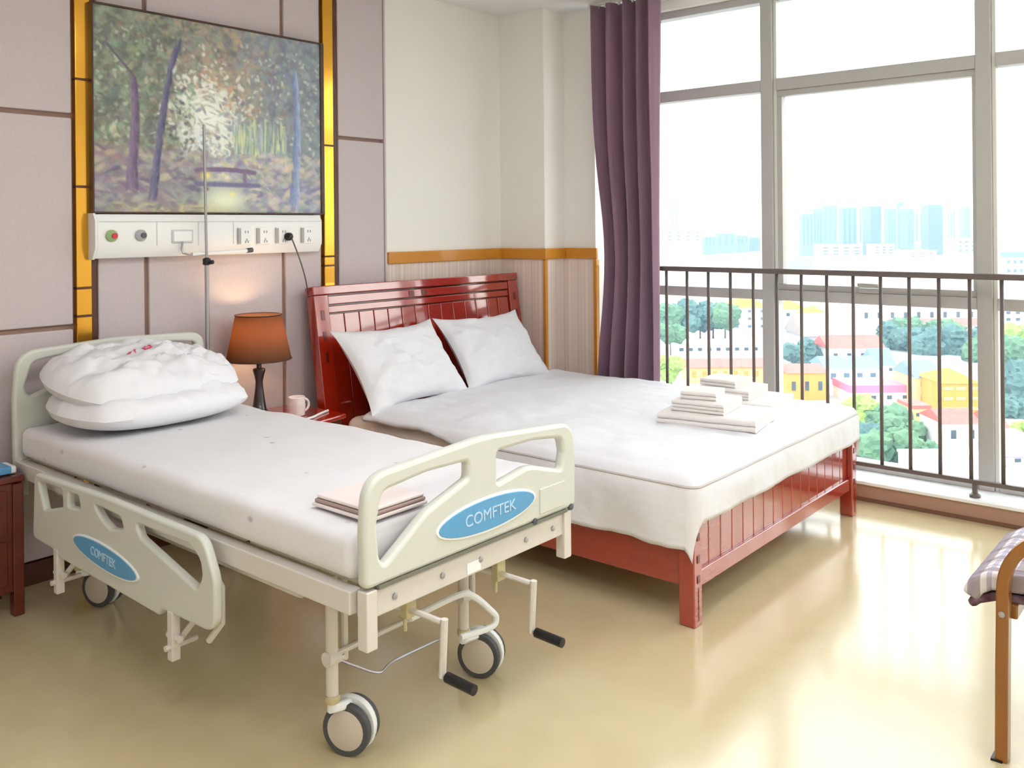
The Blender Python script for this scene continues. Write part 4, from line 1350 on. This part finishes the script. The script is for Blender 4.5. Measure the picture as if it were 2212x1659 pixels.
# long white block with red trim
lb = bld(1800, 2112, 662, 300, 14, 'stucco_white', 'long white block with small dark windows and red trim', 'building', ('flat', 'stucco_white', .8), (11, 1, 'win_dark', .26, .34, 1.0), zb=GZ)
bld(1938, 2120, 703, 285, 6, 'stucco_white', 'low white wing with red-pink roof before the long white block', 'building', ('gable', 'roof_red', 2.0), (8, 1, 'win_dark', .3, .4, .2))
# white building with orange roof either side of the mullion
bld(1688, 1745, 668, 262, 12, 'stucco_white', 'white block with orange roof right of the mullion', 'building', ('hip', 'roof_orange', 2.2), (2, 3, 'win_dark', .26, .3, .5))
bld(1742, 1796, 684, 250, 10, 'stucco_white', 'low white block with teal fascia beside the orange-roofed block', 'building', ('hip', 'roof_orange', 2.6), (3, 1, 'tower_teal', .8, .25, 3))
bld(1578, 1660, 664, 290, 12, 'stucco_white', 'white block with yellow-orange roof left of the mullion', 'building', ('hip', 'roof_orange', 3.4), (3, 3, 'tower_blue', .25, .35, .5))
bld(1462, 1642, 746, 240, 9, 'stucco_white', 'low white terrace with grey openings behind the left railing bars', 'building', ('flat', 'stucco_white', .6), (9, 1, 'win_dark', .45, .4, .3))
bld(1488, 1690, 792, 196, 9, 'stucco_peach', 'low peach terrace with red coping behind the towels', 'building', ('gable', 'roof_red', 1.2), (9, 1, 'stucco_orange', .4, .4, .3))
bld(1700, 1786, 806, 176, 9, 'stucco_orange', 'low orange house right of the mullion behind the bed', 'house', ('gable', 'roof_red', 1.2), (3, 1, 'win_dark', .3, .35, .3))
# grey and red roofs in the middle
bld(1738, 1862, 726, 240, 16, 'stucco_mauve', 'house with broad grey pitched roof in the middle pane', 'house', ('gable', 'roof_grey', 5.5), (5, 1, 'win_dark', .3, .4, .3))
bld(1790, 1908, 752, 218, 10, 'stucco_white', 'white house with long red roof in the middle pane', 'house', ('gable', 'roof_red', 2.6), (4, 1, 'win_dark', .3, .4, .3))
bld(1786, 1900, 796, 192, 10, 'stucco_white', 'white shed with pale blue roof in the middle pane', 'house', ('gable', 'roof_blue', 2.0), (4, 1, 'tower_blue', .4, .4, .3))
bld(1836, 1972, 848, 172, 9, 'stucco_white', 'white house with pink roof edge behind the bed corner', 'house', ('flat', 'roof_pink', 1.4), (4, 1, 'win_dark', .3, .4, .3))
bld(1890, 1935, 790, 205, 8, 'stucco_white', 'small white house with blue gable in the middle pane', 'house', ('gable', 'roof_blue', 3.5), (2, 1, 'win_dark', .3, .4, .3))
# orange block and the white-and-red house
bld(1978, 2036, 816, 168, 10, 'stucco_peach', 'peach block with blue-grey roof in the middle pane', 'building', ('gable', 'roof_blue', 2.6), (2, 2, 'stucco_orange', .3, .35, .5))
bld(2034, 2116, 828, 160, 10, 'stucco_orange', 'yellow-orange block with balconies beside the right mullion', 'building', ('hip', 'roof_orange', 2.0), (3, 3, 'stucco_peach', .75, .3, .5))
wh = bld(2040, 2118, 916, 134, 8, 'stucco_white', 'white house with red roof and arched dark opening', 'house', ('gable', 'roof_red', 1.6), (2, 1, 'win_dark', .28, .42, 1.4))
bld(1972, 2012, 884, 148, 6, 'stucco_peach', 'narrow peach house front behind the railing', 'house', ('flat', 'roof_red', .6), (2, 2, 'win_dark', .3, .3, .3))
bld(1960, 2120, 986, 124, 3, 'stucco_mauve', 'long pale garden wall low in the middle pane', 'garden wall', ('flat', 'stucco_white', .3))
# trees
rnd = random.Random(5)
def crown(seed, n=9):
    mb = MB(); r2 = random.Random(seed)
    bm = bmesh.new()
    for k in range(n):
        a = r2.random()*2*PI; rr = .55*math.sqrt(r2.random()); zz = r2.uniform(-.25, .55)
        s = r2.uniform(.34, .55)
        g = bmesh.ops.create_icosphere(bm, subdivisions=3, radius=s)
        for v in g['verts']:
            nn = 1+.30*mnoise.noise(v.co*8+Vector((seed, k, 0)))+.30*mnoise.noise(v.co*21+Vector((k, seed, 0)))
            v.co = v.co*nn+Vector((rr*math.cos(a), rr*math.sin(a), zz))
    me = bpy.data.meshes.new('crown'); bm.to_mesh(me); bm.free()
    return me
CR = {m_: [crown(s+i*10) for s in range(3)] for i, m_ in enumerate(('leaf_a', 'leaf_b', 'leaf_c'))}
for m_, l in CR.items():
    for me in l: me.materials.append(G[m_])
TRK = MB().tube([(0, 0, 0), (.02, 0, .5), (0, .02, 1)], [.05, .04, .025], 8).mesh('trunk'); TRK.materials.append(G['trunk'])
T = [(1450, 690, 265, 5.5, 'leaf_a'), (1480, 682, 270, 6, 'leaf_b'), (1512, 690, 262, 6, 'leaf_b'), (1540, 684, 268, 6.5, 'leaf_b'), (1566, 696, 258, 6, 'leaf_a'), (1450, 800, 180, 3.2, 'leaf_c'), (1448, 730, 236, 4, 'leaf_a'),
     (1726, 770, 222, 5, 'leaf_b'), (1768, 768, 226, 5, 'leaf_b'), (1930, 738, 246, 6, 'leaf_b'), (1965, 730, 252, 6.5, 'leaf_a'), (1998, 746, 240, 7, 'leaf_b'), (2040, 742, 246, 7, 'leaf_a'), (2080, 752, 238, 7, 'leaf_b'), (2108, 770, 226, 6, 'leaf_a'),
     (1872, 905, 150, 4.2, 'leaf_c'), (1912, 920, 146, 4.6, 'leaf_a'), (1950, 940, 141, 4, 'leaf_a'), (1870, 965, 136, 4.2, 'leaf_b'), (1925, 985, 131, 4.4, 'leaf_a'), (1990, 985, 131, 3.0, 'leaf_a'),
     (2185, 780, 205, 7, 'leaf_a'), (2215, 760, 214, 7, 'leaf_c'), (2200, 840, 176, 6.5, 'leaf_b'), (2190, 890, 160, 4, 'leaf_b'), (2208, 945, 139, 2.6, 'leaf_c'), (2170, 850, 180, 5, 'leaf_b')]
for i, (px, py, d, r_, m_) in enumerate(sorted(T)):
    c = at(px, py, d)
    hgt = c.z-GZ
    t = thing('tree', (c.x, c.y, GZ), '%s leafy tree outside counting from the curtain rightwards' % ORD[i], 'tree', 'trees between the houses')
    k = bpy.data.objects.new('crown', CR[m_][i % 3]); COL.objects.link(k); k.parent = t
    k.location = (0, 0, hgt); k.scale = (r_, r_, r_*.95); k.rotation_euler = (0, 0, i*1.3)
    q = bpy.data.objects.new('trunk', TRK); COL.objects.link(q); q.parent = t; q.scale = (r_*1.0, r_*1.0, max(.5, hgt))
# haze over the city
hz = MB().box(40, 2900, -1700, 2500, GZ+.05, 160).build('haze', None, smooth=False)
hm = bpy.data.materials.new('city_haze'); hm.use_nodes = True
nt = hm.node_tree; nt.nodes.clear()
ho = nt.nodes.new('ShaderNodeOutputMaterial'); vsn = nt.nodes.new('ShaderNodeVolumeScatter')
vsn.inputs['Color'].default_value = (.29, .47, .68, 1); vsn.inputs['Density'].default_value = .0009; vsn.inputs['Anisotropy'].default_value = .2
nt.links.new(vsn.outputs[0], ho.inputs['Volume'])
hz.data.materials.append(hm)
tag(hz, 'pale blue haze lying over the city outside', 'haze', kind='stuff')
